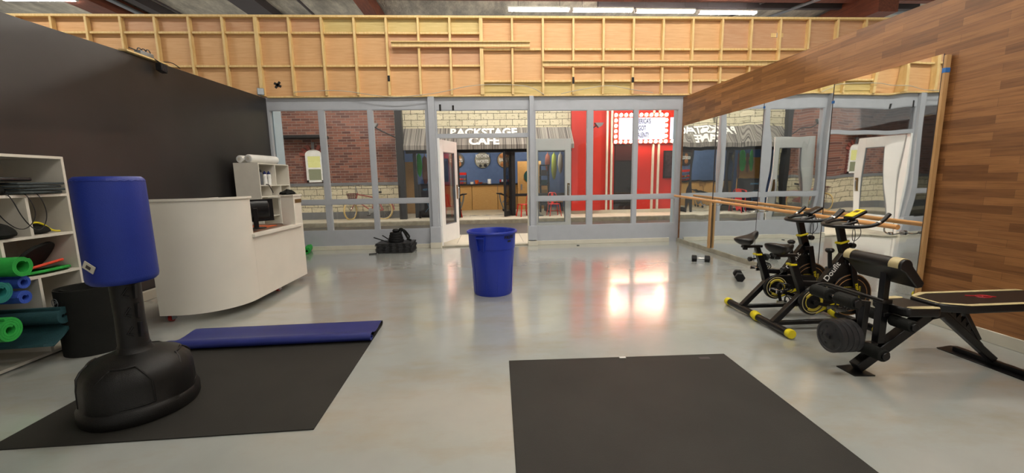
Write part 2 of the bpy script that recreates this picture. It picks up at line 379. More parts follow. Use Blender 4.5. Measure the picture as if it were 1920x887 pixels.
# door leaves: local x from hinge to free edge, local y thickness
def door(i, hinge, ang, wdt, hx):
    r = bpy.data.objects.new('door_%d' % i, None); C.objects.link(r); r.location = hinge; r.rotation_euler = (0, 0, ang); r['kind'] = 'structure'
    f = MB(); t = .045; H = 2.17; s_ = .13
    f.box(0, s_, -t/2, t/2, .0, H); f.box(wdt-s_, wdt, -t/2, t/2, 0, H); f.box(s_, wdt-s_, -t/2, t/2, 0, .37); f.box(s_, wdt-s_, -t/2, t/2, 1.93, H)
    f.build('door_leaf', m_door, r, bevel=.003, smooth=False)
    g = B(s_, wdt-s_, -.004, .004, .37, 1.93).build('glass_pane', m_glass, r, smooth=False)
    e = MB(); z0, z1 = .37, 1.93
    for a in ((s_, s_+.014, z0, z1), (wdt-s_-.014, wdt-s_, z0, z1), (s_, wdt-s_, z0, z0+.014), (s_, wdt-s_, z1-.014, z1)): e.box(a[0], a[1], -.02, .02, a[2], a[3])
    e.build('glazing_bead', m_metal, r, smooth=False)
    for sd in (-1, 1):
        B(wdt-.085, wdt-.03, sd*.0225, sd*.028, .9, 1.22).build('push_plate', m_brass, r, smooth=False)
        y = sd*.075
        MB().tube(smoothpts([(wdt-.06, sd*.025, 1.17), (wdt-.06, y, 1.17), (wdt-.06, y, .92), (wdt-.06, sd*.025, .92)], 2), .011, 8).build('door_handle', m_chrome, r)
    return r
door(1, (-1.02, 8.61, .08), math.radians(68), .78, 1)
door(2, (.93, 8.76, .08), math.radians(2), .86, 1)

# upper flats: plywood sheathing with pine studs and rails
wu = st(B(-9.6, 8.4, 8.5, 8.515, 3.09, 4.555).build('wall_upper', m_ply, smooth=False))
X0 = -.0822; P = .613
def sx(i): return X0+P*(i-13)
def rail_z(i): return None
def panel(x0, x1, z0, z1, m): B(x0, x1, 8.494, 8.4995, z0, z1).build('plywood_panel', m, wu, smooth=False)
panel(sx(8)+.02, sx(13)-.02, 4.28, 4.55, m_plyy); panel(sx(2), sx(8)-.02, 4.28, 4.55, m_plyp)
panel(sx(13)+.02, sx(18), 3.10, 3.34, m_plyy); panel(sx(6), sx(10), 3.10, 3.64, m_ply); panel(sx(10), sx(13), 3.68, 4.26, m_plyp)
panel(sx(21), sx(26.7), 4.0, 4.55, m_plyp); panel(sx(18), sx(21), 3.10, 3.34, m_plyp)
for i in range(-2, 27):
    a = .02 if i not in (6, 13) else .035
    B(sx(i)-a, sx(i)+a, 8.41, 8.4935, 3.10, 4.545).build('stud', m_stud, wu, smooth=False)
B(-9.6, 8.4, 8.405, 8.5, 4.545, 4.585).build('top_plate', m_stud, wu, smooth=False)
for i in range(-2, 26):
    zs = (4.27, 3.66) if i < 13 else (3.97, 3.36)
    for z in zs:
        B(sx(i)+.036, sx(i+1)-.036, 8.43, 8.4935, z-.018, z+.018).build('rail', m_stud, wu, smooth=False)
# lumber lying across the studs
for (a, b, z, lb) in ((-1.83, .88, 4.045, 'short pair of pine boards fixed across the studs left of centre'), (1.13, 6.4, 3.68, 'long pine board fixed across the studs right of centre')):
    t = thing('timber_board', lb, 'timber', ((a+b)/2, 8.385, z-.045)); h = (b-a)/2
    B(-h, h, -.005, .02, 0, .075).build('face_board', m_stud, t, smooth=False); B(-h, h, -.045, .02, .078, .095).build('ledge_board', m_stud, t, smooth=False)

# ceiling: foil deck, purlins, beams, pipes
st(B(-18, 18, -6, 24, 7.6, 7.7).build('ceiling', m_foil, smooth=False))
nb = [0]
def cbeam(m, *a):
    nb[0] += 1; return st(B(*a).build('ceiling_beam_%d' % nb[0], m, smooth=False))
cbeam(m_beam, -12.9, -12.1, -4, 22, 7.05, 7.55); cbeam(m_beam, -4.15, -3.7, -4, 22, 7.1, 7.55); cbeam(m_beam, 13.0, 13.7, 13.5, 22, 6.7, 7.5)
cbeam(m_beam, -16, 16, 14.25, 14.5, 7.36, 7.6); cbeam(m_steel, 4, 16, 14.95, 15.1, 7.36, 7.6); cbeam(m_steel, -8.3, -7.45, -4, 22, 7.3, 7.6)
cbeam(m_steel, -11.5, -11.2, -4, 22, 7.3, 7.58)
def pipe(p0, p1, r, lb):
    o = MB().cyl(p0, p1, r, n=10).build('pipe', m_steel if r < .05 else m_metal); return tag(o, lb, 'pipe')
pipe((-10.3, 8, 7.1), (-10.1, 21, 7.1), .035, 'thin dark pipe under the foil roof, left of the dark joist')
pipe((-6.0, 8, 7.2), (-5.9, 21, 7.2), .04, 'thin dark pipe under the foil roof near the middle brown beam')
pipe((-11.9, 8, 7.25), (-11.75, 21, 7.25), .07, 'pale round duct beside the far left brown roof beam')
pipe((10.2, 14, 7.5), (8.6, 19, 7.56), .04, 'dark pipe slanting beneath the roof right of the tube lamps')
pipe((11.4, 14, 7.3), (9.9, 19, 7.54), .055, 'thicker dark pipe slanting beneath the roof by the right brown beam')
pipe((13.75, 15.6, 7.51), (17.5, 15.6, 7.51), .09, 'pale round duct at the far right under the roof')
# fluorescent fixtures
for k, (x, y, z) in enumerate(LAMPS):
    lb = ['bare white tube lamp under the roof, leftmost of the row of four', 'bare white tube lamp under the roof, second from left in the row of four',
          'bare white tube lamp under the roof, third from left in the row of four', 'bare white tube lamp under the roof, rightmost of the row of four',
          'bare white tube lamp at the top left corner above the dark wall'][k] if k < 5 else 'ceiling tube lamp hanging over the hall out of frame'
    t = thing('tube_lamp', lb, 'lamp', (x, y, z), 0, 'fluorescent tube lamps')
    hw = 1.03
    MB().prism([(-.09, .06), (.09, .06), (.05, .12), (-.05, .12)], -hw-.02, hw+.02, 'x').build('housing', m_housing, t, smooth=False)
    for dy in (-.055, .055): MB().cyl((-hw, dy, .03), (hw, dy, .03), .035, n=10).build('tube', m_tube, t)
    for dx in (-hw, hw): B(dx-.02, dx+.02, -.09, .09, -.01, .06).build('end_cap', m_housing, t, smooth=False)
    for dx in (-.7, .7): MB().cyl((dx, 0, .11), (dx, 0, 7.6-z), .006, n=6).build('hanger', m_steel, t)

# ================================================================== ACROSS THE STREET
YF = 15.5
# brick building
bb = thing('brick_building', 'red brick house front over a cream stone base across the street', 'building', (-7.6, YF, .03))
def part(name, m, mat, par, loc, **k):      # world-coordinate mesh as child of an unrotated thing
    m.v = [(a-loc[0], b-loc[1], c-loc[2]) for a, b, c in m.v]; return m.build(name, mat, par, **k)
L = bb.location.copy()
part('brick_wall', B(-12, -3.32, YF, YF+.2, 1.39, 4.9), m_brick, bb, L, smooth=False)
part('stone_base', B(-12, -3.32, YF-.02, YF+.2, .3, 1.27), m_stone, bb, L, smooth=False)
part('ledge', B(-12, -3.32, YF-.05, YF+.2, 1.27, 1.39), m_band, bb, L, smooth=False, bevel=.01)
part('plinth', B(-12, -3.32, YF-.05, YF+.2, .03, .30), m_band, bb, L, smooth=False)
part('corner_strip', B(-3.42, -3.32, YF-.04, YF, .1, 4.9), m_stone, bb, L, smooth=False)
# window with arched head
x0, x1, z0, z1 = -6.72, -6.12, 1.42, 2.42
a = MB(); arc = [(x1-.0-(x1-x0)*(.5-.5*math.cos(PI*i/12)), z1+.19*math.sin(PI*i/12)) for i in range(13)]
a.prism([(x0, z1), (x0, z1-.05), (x1, z1-.05)]+arc[:-1], YF-.07, YF, 'y')
a.box(x0, x0+.07, YF-.07, YF, z0, z1-.05); a.box(x1-.07, x1, YF-.07, YF, z0, z1-.05); a.box(x0, x1, YF-.07, YF, z0, z0+.08); a.box(x0+.07, x1-.07, YF-.06, YF, 1.9, 1.96)
fr = part('window_frame', a, m_wh, bb, L, smooth=False)
part('upper_pane', B(x0+.07, x1-.07, YF-.03, YF-.01, 1.96, z1-.05), m_blind, bb, L, smooth=False)
part('lower_pane', B(x0+.07, x1-.07, YF-.03, YF-.01, z0+.08, 1.9), m_lower, bb, L, smooth=False)
a = MB()
for k in range(7):
    an = PI*(k+.5)/7; c = Vector(((x0+x1)/2+.42*math.cos(an), YF-.03, z1-.05+.34*math.sin(an)))
    a.obox(c, (.2, .05, .11), Matrix.Rotation(-an, 3, 'Y'))
part('brick_arch', a, M_('arch_brick', '8a4a40', .8), bb, L, smooth=False)
part('keystone', B(-6.47, -6.37, YF-.07, YF, 2.62, 2.88), m_band, bb, L, smooth=False)
a = MB()
for sd in (-1, 1):
    xx = (x0+x1)/2+sd*.36
    for k in range(8): a.box(xx-.06, xx+.06, YF-.025, YF, 1.45+k*.13, 1.45+k*.13+.1)
part('quoin_bricks', a, M_('quoin_brick', '6b3a36', .8), bb, L, smooth=False)
cn = thing('lamp_canopy', 'thin dark canopy shelf on the brick front above the lit window', 'canopy', (-6.6, YF, 3.0))
B(-.85, .75, -.5, 0, .0, .09).build('slab', m_blk, cn, smooth=False)

# cafe
cf = thing('cafe_building', 'cafe front with striped grey awning, cream stone and black glazed doors', 'building', (0, YF, .03)); L = cf.location.copy()
part('stone_wall', B(-3.32, 3.15, YF, YF+.2, 2.6, 4.9), m_stone, cf, L, smooth=False)
a = MB(); z_t, z_b, y_b = 3.33, 2.66, 14.85
a.prism([(YF, z_t), (y_b, z_b+.0), (y_b, z_b-.16), (y_b+.02, z_b-.16), (y_b+.02, z_b-.0), (YF, z_t-.04)], -3.3, 3.14, 'x')
part('awning', a, m_awn, cf, L, smooth=False)
a = MB()
a.box(-3.05, 3.15, 15.3, YF, 2.42, 2.6)
for p, q_ in ((-2.80, -2.68), (-1.36, -1.14), (.84, 1.0), (3.0, 3.12)): a.box(p, q_, 15.35, YF, .03, 2.45)
a.box(1.0, 3.0, 15.38, YF-.04, .76, .86)
a.box(-2.68, -1.3, 15.38, YF-.04, .03, .12)
part('black_frame', a, m_blk, cf, L, smooth=False)
part('interior_wall', B(-5.5, 6, 19.6, 19.7, 0, 3.4), m_bluei, cf, L, smooth=False)
part('interior_floor', B(-5.5, 6, 15.6, 19.6, -.05, .03), m_tile, cf, L, smooth=False)
part('interior_ceiling', B(-5.5, 6, 15.7, 19.7, 3.2, 3.3), m_bluei, cf, L, smooth=False)
part('interior_side_wall', B(-5.55, -5.45, 15.6, 19.6, 0, 3.3), m_bluei, cf, L, smooth=False)
part('interior_right_wall', B(5.95, 6.05, 15.7, 19.6, 0, 3.3), m_bluei, cf, L, smooth=False)
a = MB()
for k in range(7): a.lathe([(.0, 0), (.16, .0), (.16, .004), (0, .004)], (-1.1+k*.5, 15.75, .03), 4, sx=1.2, sy=.6)
part('floor_diamonds', a, m_band, cf, L, smooth=False)
# awning lettering on the slope
sl = Vector((0, YF-y_b, z_t-z_b)).normalized(); nrm = Vector((1, 0, 0)).cross(sl)
def on_awn(x, t): p = Vector((x, y_b, z_b))+Vector((0, YF-y_b, z_t-z_b))*t+nrm*.012; return p-L
text('lettering', 'BACKSTAGE', .56, m_wh, cf, frame(on_awn(-.15, .70), (1, 0, 0), sl), .006, .02, sx=.80)
text('lettering', 'CAFE', .56, m_wh, cf, frame(on_awn(-.14, .19), (1, 0, 0), sl), .006, .02, sx=.84)
# unseen tube lamps that brighten the cafe interior
for lx in (-1.6, 2.2):
    t = thing('tube_lamp', 'ceiling tube lamp inside the cafe out of sight', 'lamp', (lx, 17.4, 3.1), 0, 'cafe tube lamps')
    MB().cyl((-.6, 0, 0), (.6, 0, 0), .03, n=8).build('tube', m_ctube, t); B(-.62, .62, -.06, .06, .04, .1).build('housing', m_housing, t, smooth=False)
# folding glazed doors of the cafe
def gdoor(loc, ang, wd, lb):
    t = thing('cafe_door', lb, 'door', loc, ang); f = MB()
    f.box(0, .09, -.03, .03, .02, 2.38); f.box(wd-.09, wd, -.03, .03, .02, 2.38); f.box(.09, wd-.09, -.03, .03, .02, .2); f.box(.09, wd-.09, -.03, .03, 2.28, 2.38)
    f.build('door_frame', m_blk, t, smooth=False); B(.09, wd-.09, -.004, .004, .2, 2.28).build('glass_pane', m_glass, t, smooth=False)
gdoor((.83, 15.33, .03), math.radians(180+64), .62, 'black framed glass door of the cafe standing open at right')
gdoor((-1.14, 15.33, .03), math.radians(-84), .55, 'black framed glass door of the cafe folded open at left')
# counter
ct = thing('cafe_counter', 'oak fronted cafe counter with black top below round signs', 'counter', (-.2, 18.9, .03))
for k in range(-2, 3): B(k*1.18-.58, k*1.18+.58, -.3, .3, 0, 1.13).build('front_panel', m_oak, ct, smooth=False)
B(-3.0, 3.0, -.35, .35, 1.13, 1.19).build('worktop', m_blk, ct, smooth=False)
CZ = 1.22
def onc(px_x): return px_x
def small(name, m, mat, lb, cat, loc, group=None, **k):
    o = m.build(name, mat, None, **k); o.location = loc; return tag(o, lb, cat, group)
small('cup', MB().lathe([(.07, 0), (.09, .17), (.095, .18), (0, .18)]), m_org, 'orange cup on the cafe counter', 'cup', (-.56, 18.75, CZ))
small('bowl', MB().lathe([(.05, 0), (.11, .08), (.1, .08), (0, .02)]), m_org, 'low orange bowl on the cafe counter beside the cup', 'bowl', (-.38, 18.75, CZ))
small('mug', MB().lathe([(.07, 0), (.08, .10), (.075, .10), (0, .03)]), m_wh, 'white mug left of the orange cup on the counter', 'cup', (-.78, 18.72, CZ))
small('coffee_can', MB().lathe([(.08, 0), (.08, .2), (.07, .22), (0, .22)]), m_wh, 'white canister on the cafe counter', 'canister', (.02, 18.75, CZ))
small('saucer', MB().lathe([(.05, 0), (.12, .05), (.11, .05), (0, .01)]), m_wh, 'white shallow dish between bowl and canister', 'dish', (-.18, 18.68, CZ))
bx = thing('sweet_tray', 'red and white tray of packets at the right of the counter', 'tray', (.72, 18.75, CZ))
B(-.24, .24, -.12, .12, 0, .08).build('tray', m_blk, bx, smooth=False)
for k in range(5): B(-.22+k*.09, -.16+k*.09, -.1, .1, .03, .19).build('packet', [m_redc, m_wh][k % 2], bx, smooth=False)
rk = thing('snack_rack', 'small black snack rack with red header at the left of the counter', 'rack', (-1.22, 18.8, CZ))
f = MB()
for z in (.0, .16, .32): f.box(-.2, .2, -.12, .12, z, z+.02)
for xx in (-.2, .18): f.box(xx, xx+.02, -.12, .12, 0, .5)
f.build('shelves', m_blk, rk, smooth=False); B(-.2, .2, -.13, -.11, .42, .53).build('header', m_redc, rk, smooth=False)
for k in range(6): B(-.17+(k % 3)*.12, -.08+(k % 3)*.12, -.1, .1, .02+.16*(k//3), .11+.16*(k//3)).build('snack', [m_ora, m_casr, m_gold][k % 3], rk, smooth=False)
# round wall signs
def rsign(x, lines, lb, m1, spots):
    t = thing('round_sign', lb, 'sign', (x, 19.58, 2.33), 0, 'round food signs on the blue wall')
    MB().cyl((0, 0, 0), (0, -.04, 0), .37, n=40).build('disc', m1, t)
    MB().tube([(.37*math.cos(2*PI*i/32), -.03, .37*math.sin(2*PI*i/32)) for i in range(32)], .012, 6, True).build('rim', m_blk, t)
    for (sx_, sz_, sr, mm) in spots: MB().lathe([(sr, 0), (sr*.8, .02), (0, .03)], (sx_, -.04, sz_), 16, R=Matrix.Rotation(PI/2, 3, 'X')).build('picture_spot', mm, t)
    for k, (s, z) in enumerate(lines): text('lettering', s, .2, m_wh, t, frame((0, -.075, z), (1, 0, 0), (0, 0, 1)), .003, .005, sx=.82*min(1, 6.5/len(s)))
m_grn = M_('sign_grey', '8a887c', .6, var=.3, vs=8); m_bun = M_('bun_brown', 'b87a45', .6, var=.3, vs=10)
rsign(-.28, [('KITCHEN', .2), ('FAVORITES', -.06)], 'round grey sign reading kitchen favorites on the blue wall', m_grn, [(-.1, -.26, .07, m_blk), (.13, -.24, .08, m_blk)])
rsign(.80, [('BAKERY', .0)], 'round bakery sign with brown buns on the blue wall', M_('sign_cream', 'a89272', .6, var=.3, vs=9), [(-.17, .2, .1, m_bun), (.1, .24, .1, m_bun), (-.12, -.2, .11, m_bun), (.14, -.2, .1, m_bun), (.26, .05, .07, m_bun)])
rsign(-1.52, [('DESSERTS', .0)], 'round dark desserts sign at the left of the blue wall', m_blk, [(.12, .1, .14, m_gold), (.1, -.15, .13, m_bun)])
# doors and hangings inside
def idoor(x, y, lb, rz=0, port=True):
    t = thing('oak_door', lb, 'door', (x, y, .03), rz)
    B(-.46, .46, -.02, .02, 0, 2.1).build('door_leaf', m_oak, t, smooth=False)
    f = MB(); f.box(-.53, -.46, -.03, .03, 0, 2.17); f.box(.46, .53, -.03, .03, 0, 2.17); f.box(-.46, .46, -.03, .03, 2.1, 2.17); f.build('door_frame', m_oak, t, smooth=False)
    if port: MB().cyl((.05, -.02, 1.5), (.05, -.05, 1.5), .3, n=32).build('porthole', M_('dark_green_glass', '1d4a48', .2), t)
    B(-.4, -.33, -.05, -.02, .9, 1.15).build('push_plate', m_metal, t, smooth=False)
idoor(1.83, 18.3, 'oak door with a round green porthole inside the cafe, right side')
idoor(-3.55, 17.4, 'oak door inside the cafe seen left of the hanging cloths', port=False)
for (x, y, z0, z1, c, lb) in ((-2.78, 16.6, 1.55, 2.5, m_green, 'green hanging cloth inside the cafe window at left'), (-2.56, 16.6, 1.2, 2.4, M_('brown_cloth', '6a4a3c', .8), 'brown hanging cloth inside the cafe window at left'),
        (2.84, 17.6, 1.35, 2.5, M_('lime_cloth', '8f9a3a', .8), 'lime green hanging cloth inside the right cafe window'), (3.12, 17.6, 1.6, 2.5, M_('pale_cloth', '9a978c', .8), 'pale grey hanging cloth inside the right cafe window'),
        (2.56, 17.6, 1.7, 2.5, M_('rust_cloth', '8a4a3a', .8), 'rust coloured hanging cloth inside the right cafe window')):
    m = MB(); m.lathe([(0, z0), (.07, z0+.12), (.12, z0+.4), (.09, z1-.1), (.015, z1), (.015, 3.15)], (x, y, 0), 14, sy=.35)
    tag(m.build('hanging_cloth', c), lb, 'cloth', None)
# clothes / equipment rack black
t = thing('black_rack', 'tall black metal rack inside the right cafe window', 'rack', (2.28, 16.6, .03))
for xx in (-.17, .17):
    for yy in (-.15, .15): MB().cyl((xx, yy, 0), (xx, yy, 1.95), .02, n=8).build('upright', m_blk, t)
for z in (.3, .7, 1.1, 1.5, 1.9): B(-.19, .19, -.17, .17, z, z+.03).build('shelf', m_blk, t, smooth=False)
for k, z in enumerate((.33, .73, 1.13, 1.53)): B(-.12, .1, -.1, .1, z, z+.2).build('box', [m_gbag, m_brass, m_dteal, m_steel][k], t, smooth=False)
t = thing('work_table', 'small oak work table inside the right cafe window', 'table', (2.75, 17.2, .03))
B(-.4, .4, -.3, .3, .70, .76).build('tabletop', m_steel, t, smooth=False); B(-.36, .36, -.26, .26, .38, .70).build('drawer_box', m_oak, t, smooth=False)
for xx in (-.34, .34):
    for yy in (-.24, .24): B(xx-.03, xx+.03, yy-.03, yy+.03, 0, .38).build('leg', m_steel, t, smooth=False)
# chalk board
t = thing('chalkboard', 'black chalkboard with blue chalk drawing standing at the left cafe window', 'board', (-2.12, 15.1, .03), math.radians(4))
B(-.42, .42, -.02, .02, .12, 1.2).build('board', m_blk, t, smooth=False)
f = MB(); f.box(-.5, -.42, -.04, .04, 0, 1.25); f.box(.42, .5, -.04, .04, 0, 1.25); f.box(-.42, .42, -.03, .03, 1.2, 1.27); f.box(-.42, .42, -.03, .03, .08, .14); f.build('board_frame', m_blk2, t, smooth=False)
m_chalk = M_('blue_chalk', '4a7796', .9)
text('chalk_writing', 'HOT SANDWICHES', .1, m_chalk, t, frame((0, -.024, 1.05), (1, 0, 0), (0, 0, 1)), .001, .001, sx=.72)
c_ = MB(); c_.tube([(.2*math.cos(2*PI*i/20), -.024, .68+.12*math.sin(2*PI*i/20)) for i in range(20)], .006, 5, True)
for s_ in (-1, 1): c_.tube([(s_*.2, -.024, .62), (s_*.12, -.024, .4), (s_*.26, -.024, .22)], .006, 5)
c_.tube([(-.12, -.024, .45), (.12, -.024, .45)], .006, 5); c_.build('chalk_drawing', m_chalk, t)
# creeper stools
def creeper(x, lb, f_):
    t = thing('folding_bench_stool', lb, 'stool', (x, 17.6, .03)); t.scale = (f_, 1, 1)
    MB().prism([(-.32, .80), (-.1, .80), (.28, .62), (.28, .56), (-.12, .73), (-.3, .76)], -.2, .2, 'y').build('seat', m_blk, t, smooth=False, bevel=.01)
    for y in (-.17, .17):
        MB().tube(smoothpts([(-.18, y, .76), (-.14, y, .45), (0, y, .1)], 2), .025, 8).build('leg', m_metal, t)
        MB().tube([(.2, y, .62), (-.05, y, .38)], .02, 8).build('brace', m_metal, t)
        MB().cyl((0, y-.02, .06), (0, y+.02, .06), .06, n=14).build('wheel', m_blk, t)
creeper(.62, 'grey tilted seat on wheels in the cafe, left of the open glass door', 1); creeper(-1.28, 'grey tilted seat on wheels in the cafe, by the left door', -1)

# red metal chairs
def red_chair(loc, rz, lb):
    t = thing('metal_chair', lb, 'chair', loc, rz, 'red metal cafe chairs')
    MB().box(-.18, .18, -.18, .18, .43, .46).build('seat', m_redc, t, bevel=.012)
    for sx_ in (-1, 1):
        for sy_ in (-1, 1):
            MB().beam((sx_*.16, sy_*.16, .44), (sx_*.22, sy_*.22, 0), .045, .02).build('leg', m_redc, t, smooth=False)
    MB().tube(smoothpts([(-.17, .16, .45), (-.16, .21, .75), (-.12, .24, .86), (.12, .24, .86), (.16, .21, .75), (.17, .16, .45)], 2), .014, 8).build('back_frame', m_redc, t)
    MB().beam((0, .17, .45), (0, .24, .85), .09, .01, side=(1, 0, 0)).build('splat', m_redc, t, smooth=False)
    for a, b in (((-.2, -.2, .2), (.2, .2, .2)), ((.2, -.2, .2), (-.2, .2, .2))): MB().beam(a, b, .02, .01).build('stretcher', m_redc, t, smooth=False)
    return t
rc = red_chair((1.28, 14.95, .03), math.radians(-70), 'red metal cafe chair right of the cafe entrance')
dup(rc, (2.4, 14.9, .03), math.radians(8), 'red metal cafe chair seen behind the folded white door')
dup(rc, (-1.33, 14.9, .03), math.radians(60), 'red metal cafe chair seen through the glass of the open white door')
def cafe_table(loc, lb):
    t = thing('bistro_table', lb, 'table', loc, 0, 'dark bistro tables')
    MB().lathe([(0, .72), (.3, .72), (.31, .735), (.3, .75), (0, .75)]).build('tabletop', m_blk, t)
    MB().cyl((0, 0, .03), (0, 0, .72), .025, n=10).build('post', m_blk, t); MB().lathe([(.2, 0), (.2, .01), (.03, .04), (0, .04)]).build('base', m_blk, t)
cafe_table((1.84, 15.06, .03), 'dark round bistro table beside the red chair at the cafe window')

# steel column and street lamps
o = B(-3.26, -3.02, 14.75, 14.98, .03, 6.0).build('steel_column', m_blk, smooth=False); tag(o, 'wide black steel column between brick house and cafe', 'column')
def lantern(x, z, lb):
    s = -1 if x < 0 else 1
    t = thing('street_light', lb, 'lamp', (x, 14.6, z), 0)
    MB().prism([(-.16, .05), (.16, .05), (.1, -.05), (-.02, -.12)], -.09, .09, 'y').build('head', m_metal, t, smooth=False)
    MB().tube(smoothpts([(.0, .0, -.05), (.25, .02, -.2), (.72, .22, -.42)] if s < 0 else [(-.1, 0, -.05), (-.26, 0, -.15), (-.34, 0, -.42)], 2), .022, 8).build('arm', m_blk, t)
lantern(-3.95, 3.35, 'small angled grey lamp head on an arm by the steel column')
lantern(3.98, 3.30, 'small angled grey lamp head on the thin black pole')
m = MB(); pts = []
for k in range(26): pts.append((3.62+random.uniform(-.012, .012), 14.6, .03+k*.16))
m.tube(pts, [random.uniform(.035, .055) for _ in pts], 8); tag(m.build('rough_pole', m_blk), 'thin rough black pole in front of the red wall', 'pole')

# red theatre front
rd = thing('theatre_front', 'bright red theatre facade with pairs of white vertical stripes', 'building', (6, YF, .03)); L = rd.location.copy()
part('red_wall', B(3.16, 12, YF, YF+.2, .16, 4.9), m_red, rd, L, smooth=False)
part('plinth', B(3.16, 12, YF-.03, YF+.2, .03, .16), m_cream, rd, L, smooth=False)
part('pilaster', B(3.16, 4.3, YF-.12, YF, .16, 4.9), m_red, rd, L, smooth=False)
for x in (4.50, 4.68, 6.30, 6.52): part('white_stripe', B(x, x+.07, YF-.10, YF-.02, .16, 4.9), m_cream, rd, L, smooth=False)
part('doors', B(4.84, 5.64, YF-.03, YF, .16, 2.66), M_('dark_maroon', '2e1f1f', .3), rd, L, smooth=False)
part('door_panel', B(4.86, 5.62, YF-.05, YF-.03, .3, 2.0), m_blk, rd, L, smooth=False)
part('door_panel', B(4.86, 5.62, YF-.05, YF-.03, 2.05, 2.6), M_('dark_red_panel', '3a1a1a', .3), rd, L, smooth=False)
t = thing('poster_case', 'dark framed poster case on the red wall at right', 'poster', (7.2, YF, 1.35))
B(-.42, .42, -.06, 0, 0, 1.05).build('case', m_blk, t, smooth=False); B(-.36, .36, -.065, -.06, .06, .99).build('poster', M_('dark_poster', '33262a', .3, var=.5, vs=9), t, smooth=False)
# marquee
mq = thing('marquee_sign', 'lit marquee letter board framed with round bulbs on the red wall', 'sign', (5.82, 15.3, 2.68)); mq.scale = (.95, 1, 1)
B(-1.12, 1.12, 0, .2, 0, 1.1).build('box', m_redc, mq, smooth=False)
B(-.93, .93, -.02, 0, .14, .94).build('letter_board', m_sign, mq, smooth=False)
f = MB()
for k in range(1, 6): f.box(-.93, .93, -.026, -.02, .14+k*.133-.003, .14+k*.133+.003)
f.build('track', m_housing, mq, smooth=False)
for s, z in (("AMERICA'S", .80), ('GOT', .545), ('TALENT!', .29)): text('lettering', s, .25, m_blk, mq, frame((.0, -.034, z), (1, 0, 0), (0, 0, 1)), .003, .003, sx=.56)
bm_ = MB().lathe([(0, -.065), (.045, -.045), (.06, 0), (.045, .045), (0, .065)], n=12)
bpos = [(-1.06+k*.2035, z) for k in range(11) for z in (.06, 1.04)]+[(x, .06+k*.196) for k in range(1, 5) for x in (-1.06, .975)]
b0 = None
for k, (x, z) in enumerate(bpos):
    if b0 is None: b0 = bm_.build('bulb', m_bulb, mq); b0.location = (x, -.04, z)
    else: c = b0.copy(); C.objects.link(c); c.location = (x, -.04, z)
mq2 = thing('side_marquee_sign', 'second lit letter board right of the marquee, cut by the window frame', 'sign', (7.73, 15.3, 2.68))
B(-.83, .9, 0, .2, 0, 1.1).build('box', m_redc, mq2, smooth=False)
B(-.82, .8, -.02, 0, .14, .94).build('letter_board', m_sign, mq2, smooth=False)
text('lettering', 'S', .25, m_blk, mq2, frame((-.56, -.03, .62), (1, 0, 0), (0, 0, 1)), .003, .003, sx=.8)
text('lettering', '7', .25, m_blk, mq2, frame((-.54, -.03, .28), (1, 0, 0), (0, 0, 1)), .003, .003, sx=.8)
for k in range(8):
    c = b0.copy(); C.objects.link(c); c.parent = mq2; c.location = (-.72+k*.2, -.04, .06)
ga = thing('green_striped_awning', 'small green and white striped awning above the second letter board', 'awning', (7.6, 15.45, 3.75))
for k in range(8): MB().prism([(0, .75), (-.65, .12), (-.65, 0), (0, .6)], -.55+k*.2, -.35+k*.2, 'x').build('stripe', [M_('awning_green', '8fae94', .8), m_wh][k % 2], ga, smooth=False)

# bicycle across the street
bk = thing('bicycle', 'pink cruiser bicycle with a front basket leaning at the stone wall', 'bicycle', (-4.45, 15.1, .03)); bk.scale = (1.08, 1.08, 1.08)
m_tire = M_('cream_tyre', 'c9b078', .6); m_pink = M_('pink_paint', '9c5450', .35); R_ = .31
def wheel(x, yaw, nm):
    Rm = Matrix.Rotation(yaw, 3, 'Z'); c = Vector((x, 0, R_))
    o = MB(); o.tube([c+Rm@Vector((R_*math.cos(2*PI*i/36), 0, R_*math.sin(2*PI*i/36))) for i in range(36)], .028, 8, True)
    wl = o.build(nm, m_tire, bk)
    s = MB()
    for i in range(18): s.tube([c+Rm@Vector((.02*math.cos(2*PI*i/18+.6), .02*(-1)**i, .02*math.sin(2*PI*i/18+.6))), c+Rm@Vector((R_*math.cos(2*PI*i/18), 0, R_*math.sin(2*PI*i/18)))], .003, 4)
    s.tube([c+Rm@Vector(((R_-.03)*math.cos(2*PI*i/36), 0, (R_-.03)*math.sin(2*PI*i/36))) for i in range(36)], .01, 6, True)
    s.build('spokes', m_chrome, wl)
wheel(.48, 0, 'wheel'); wheel(-.62, math.radians(70), 'wheel')
f = MB()
hd = (-.36, 0, .86); sd_ = (.3, 0, .72); bbk = (.08, 0, .3); rh = (.48, 0, R_)
for a, b in ((hd, sd_), ((-.42, 0, .66), bbk), (bbk, sd_), (bbk, (.48, .04, R_)), (bbk, (.48, -.04, R_)), (sd_, (.48, .04, R_)), (sd_, (.48, -.04, R_)), ((-.34, 0, .9), (-.44, 0, .6))): f.tube([a, b], .022, 8)
f.build('frame', m_pink, bk)
MB().tube(smoothpts([(-.44, 0, .62), (-.5, .04, .5), (-.62, .04, R_)], 2), .014, 8).build('fork', m_pink, bk)
MB().tube(smoothpts([(-.16, .24, 1.14), (-.32, .2, 1.18), (-.40, 0, 1.13), (-.34, -.2, 1.18), (-.18, -.24, 1.14)], 2), .012, 8).build('handlebar', m_chrome, bk)
MB().cyl((-.34, 0, .88), (-.40, 0, 1.13), .014, n=8).build('stem', m_chrome, bk)
MB().lathe([(.04, .0), (.13, .03), (.12, .08), (0, .09)], (.33, 0, .87), 16, sx=1.1, sy=.8).build('saddle', m_blk, bk)
MB().cyl(sd_, (.33, 0, .88), .014, n=8).build('seat_post', m_chrome, bk)
f = MB()
for k in range(5):
    z = .68+k*.05; a = .1+k*.012; f.tube([(-.52-a, -a, z), (-.52+a, -a, z), (-.52+a, a, z), (-.52-a, a, z)], .012, 5, True)
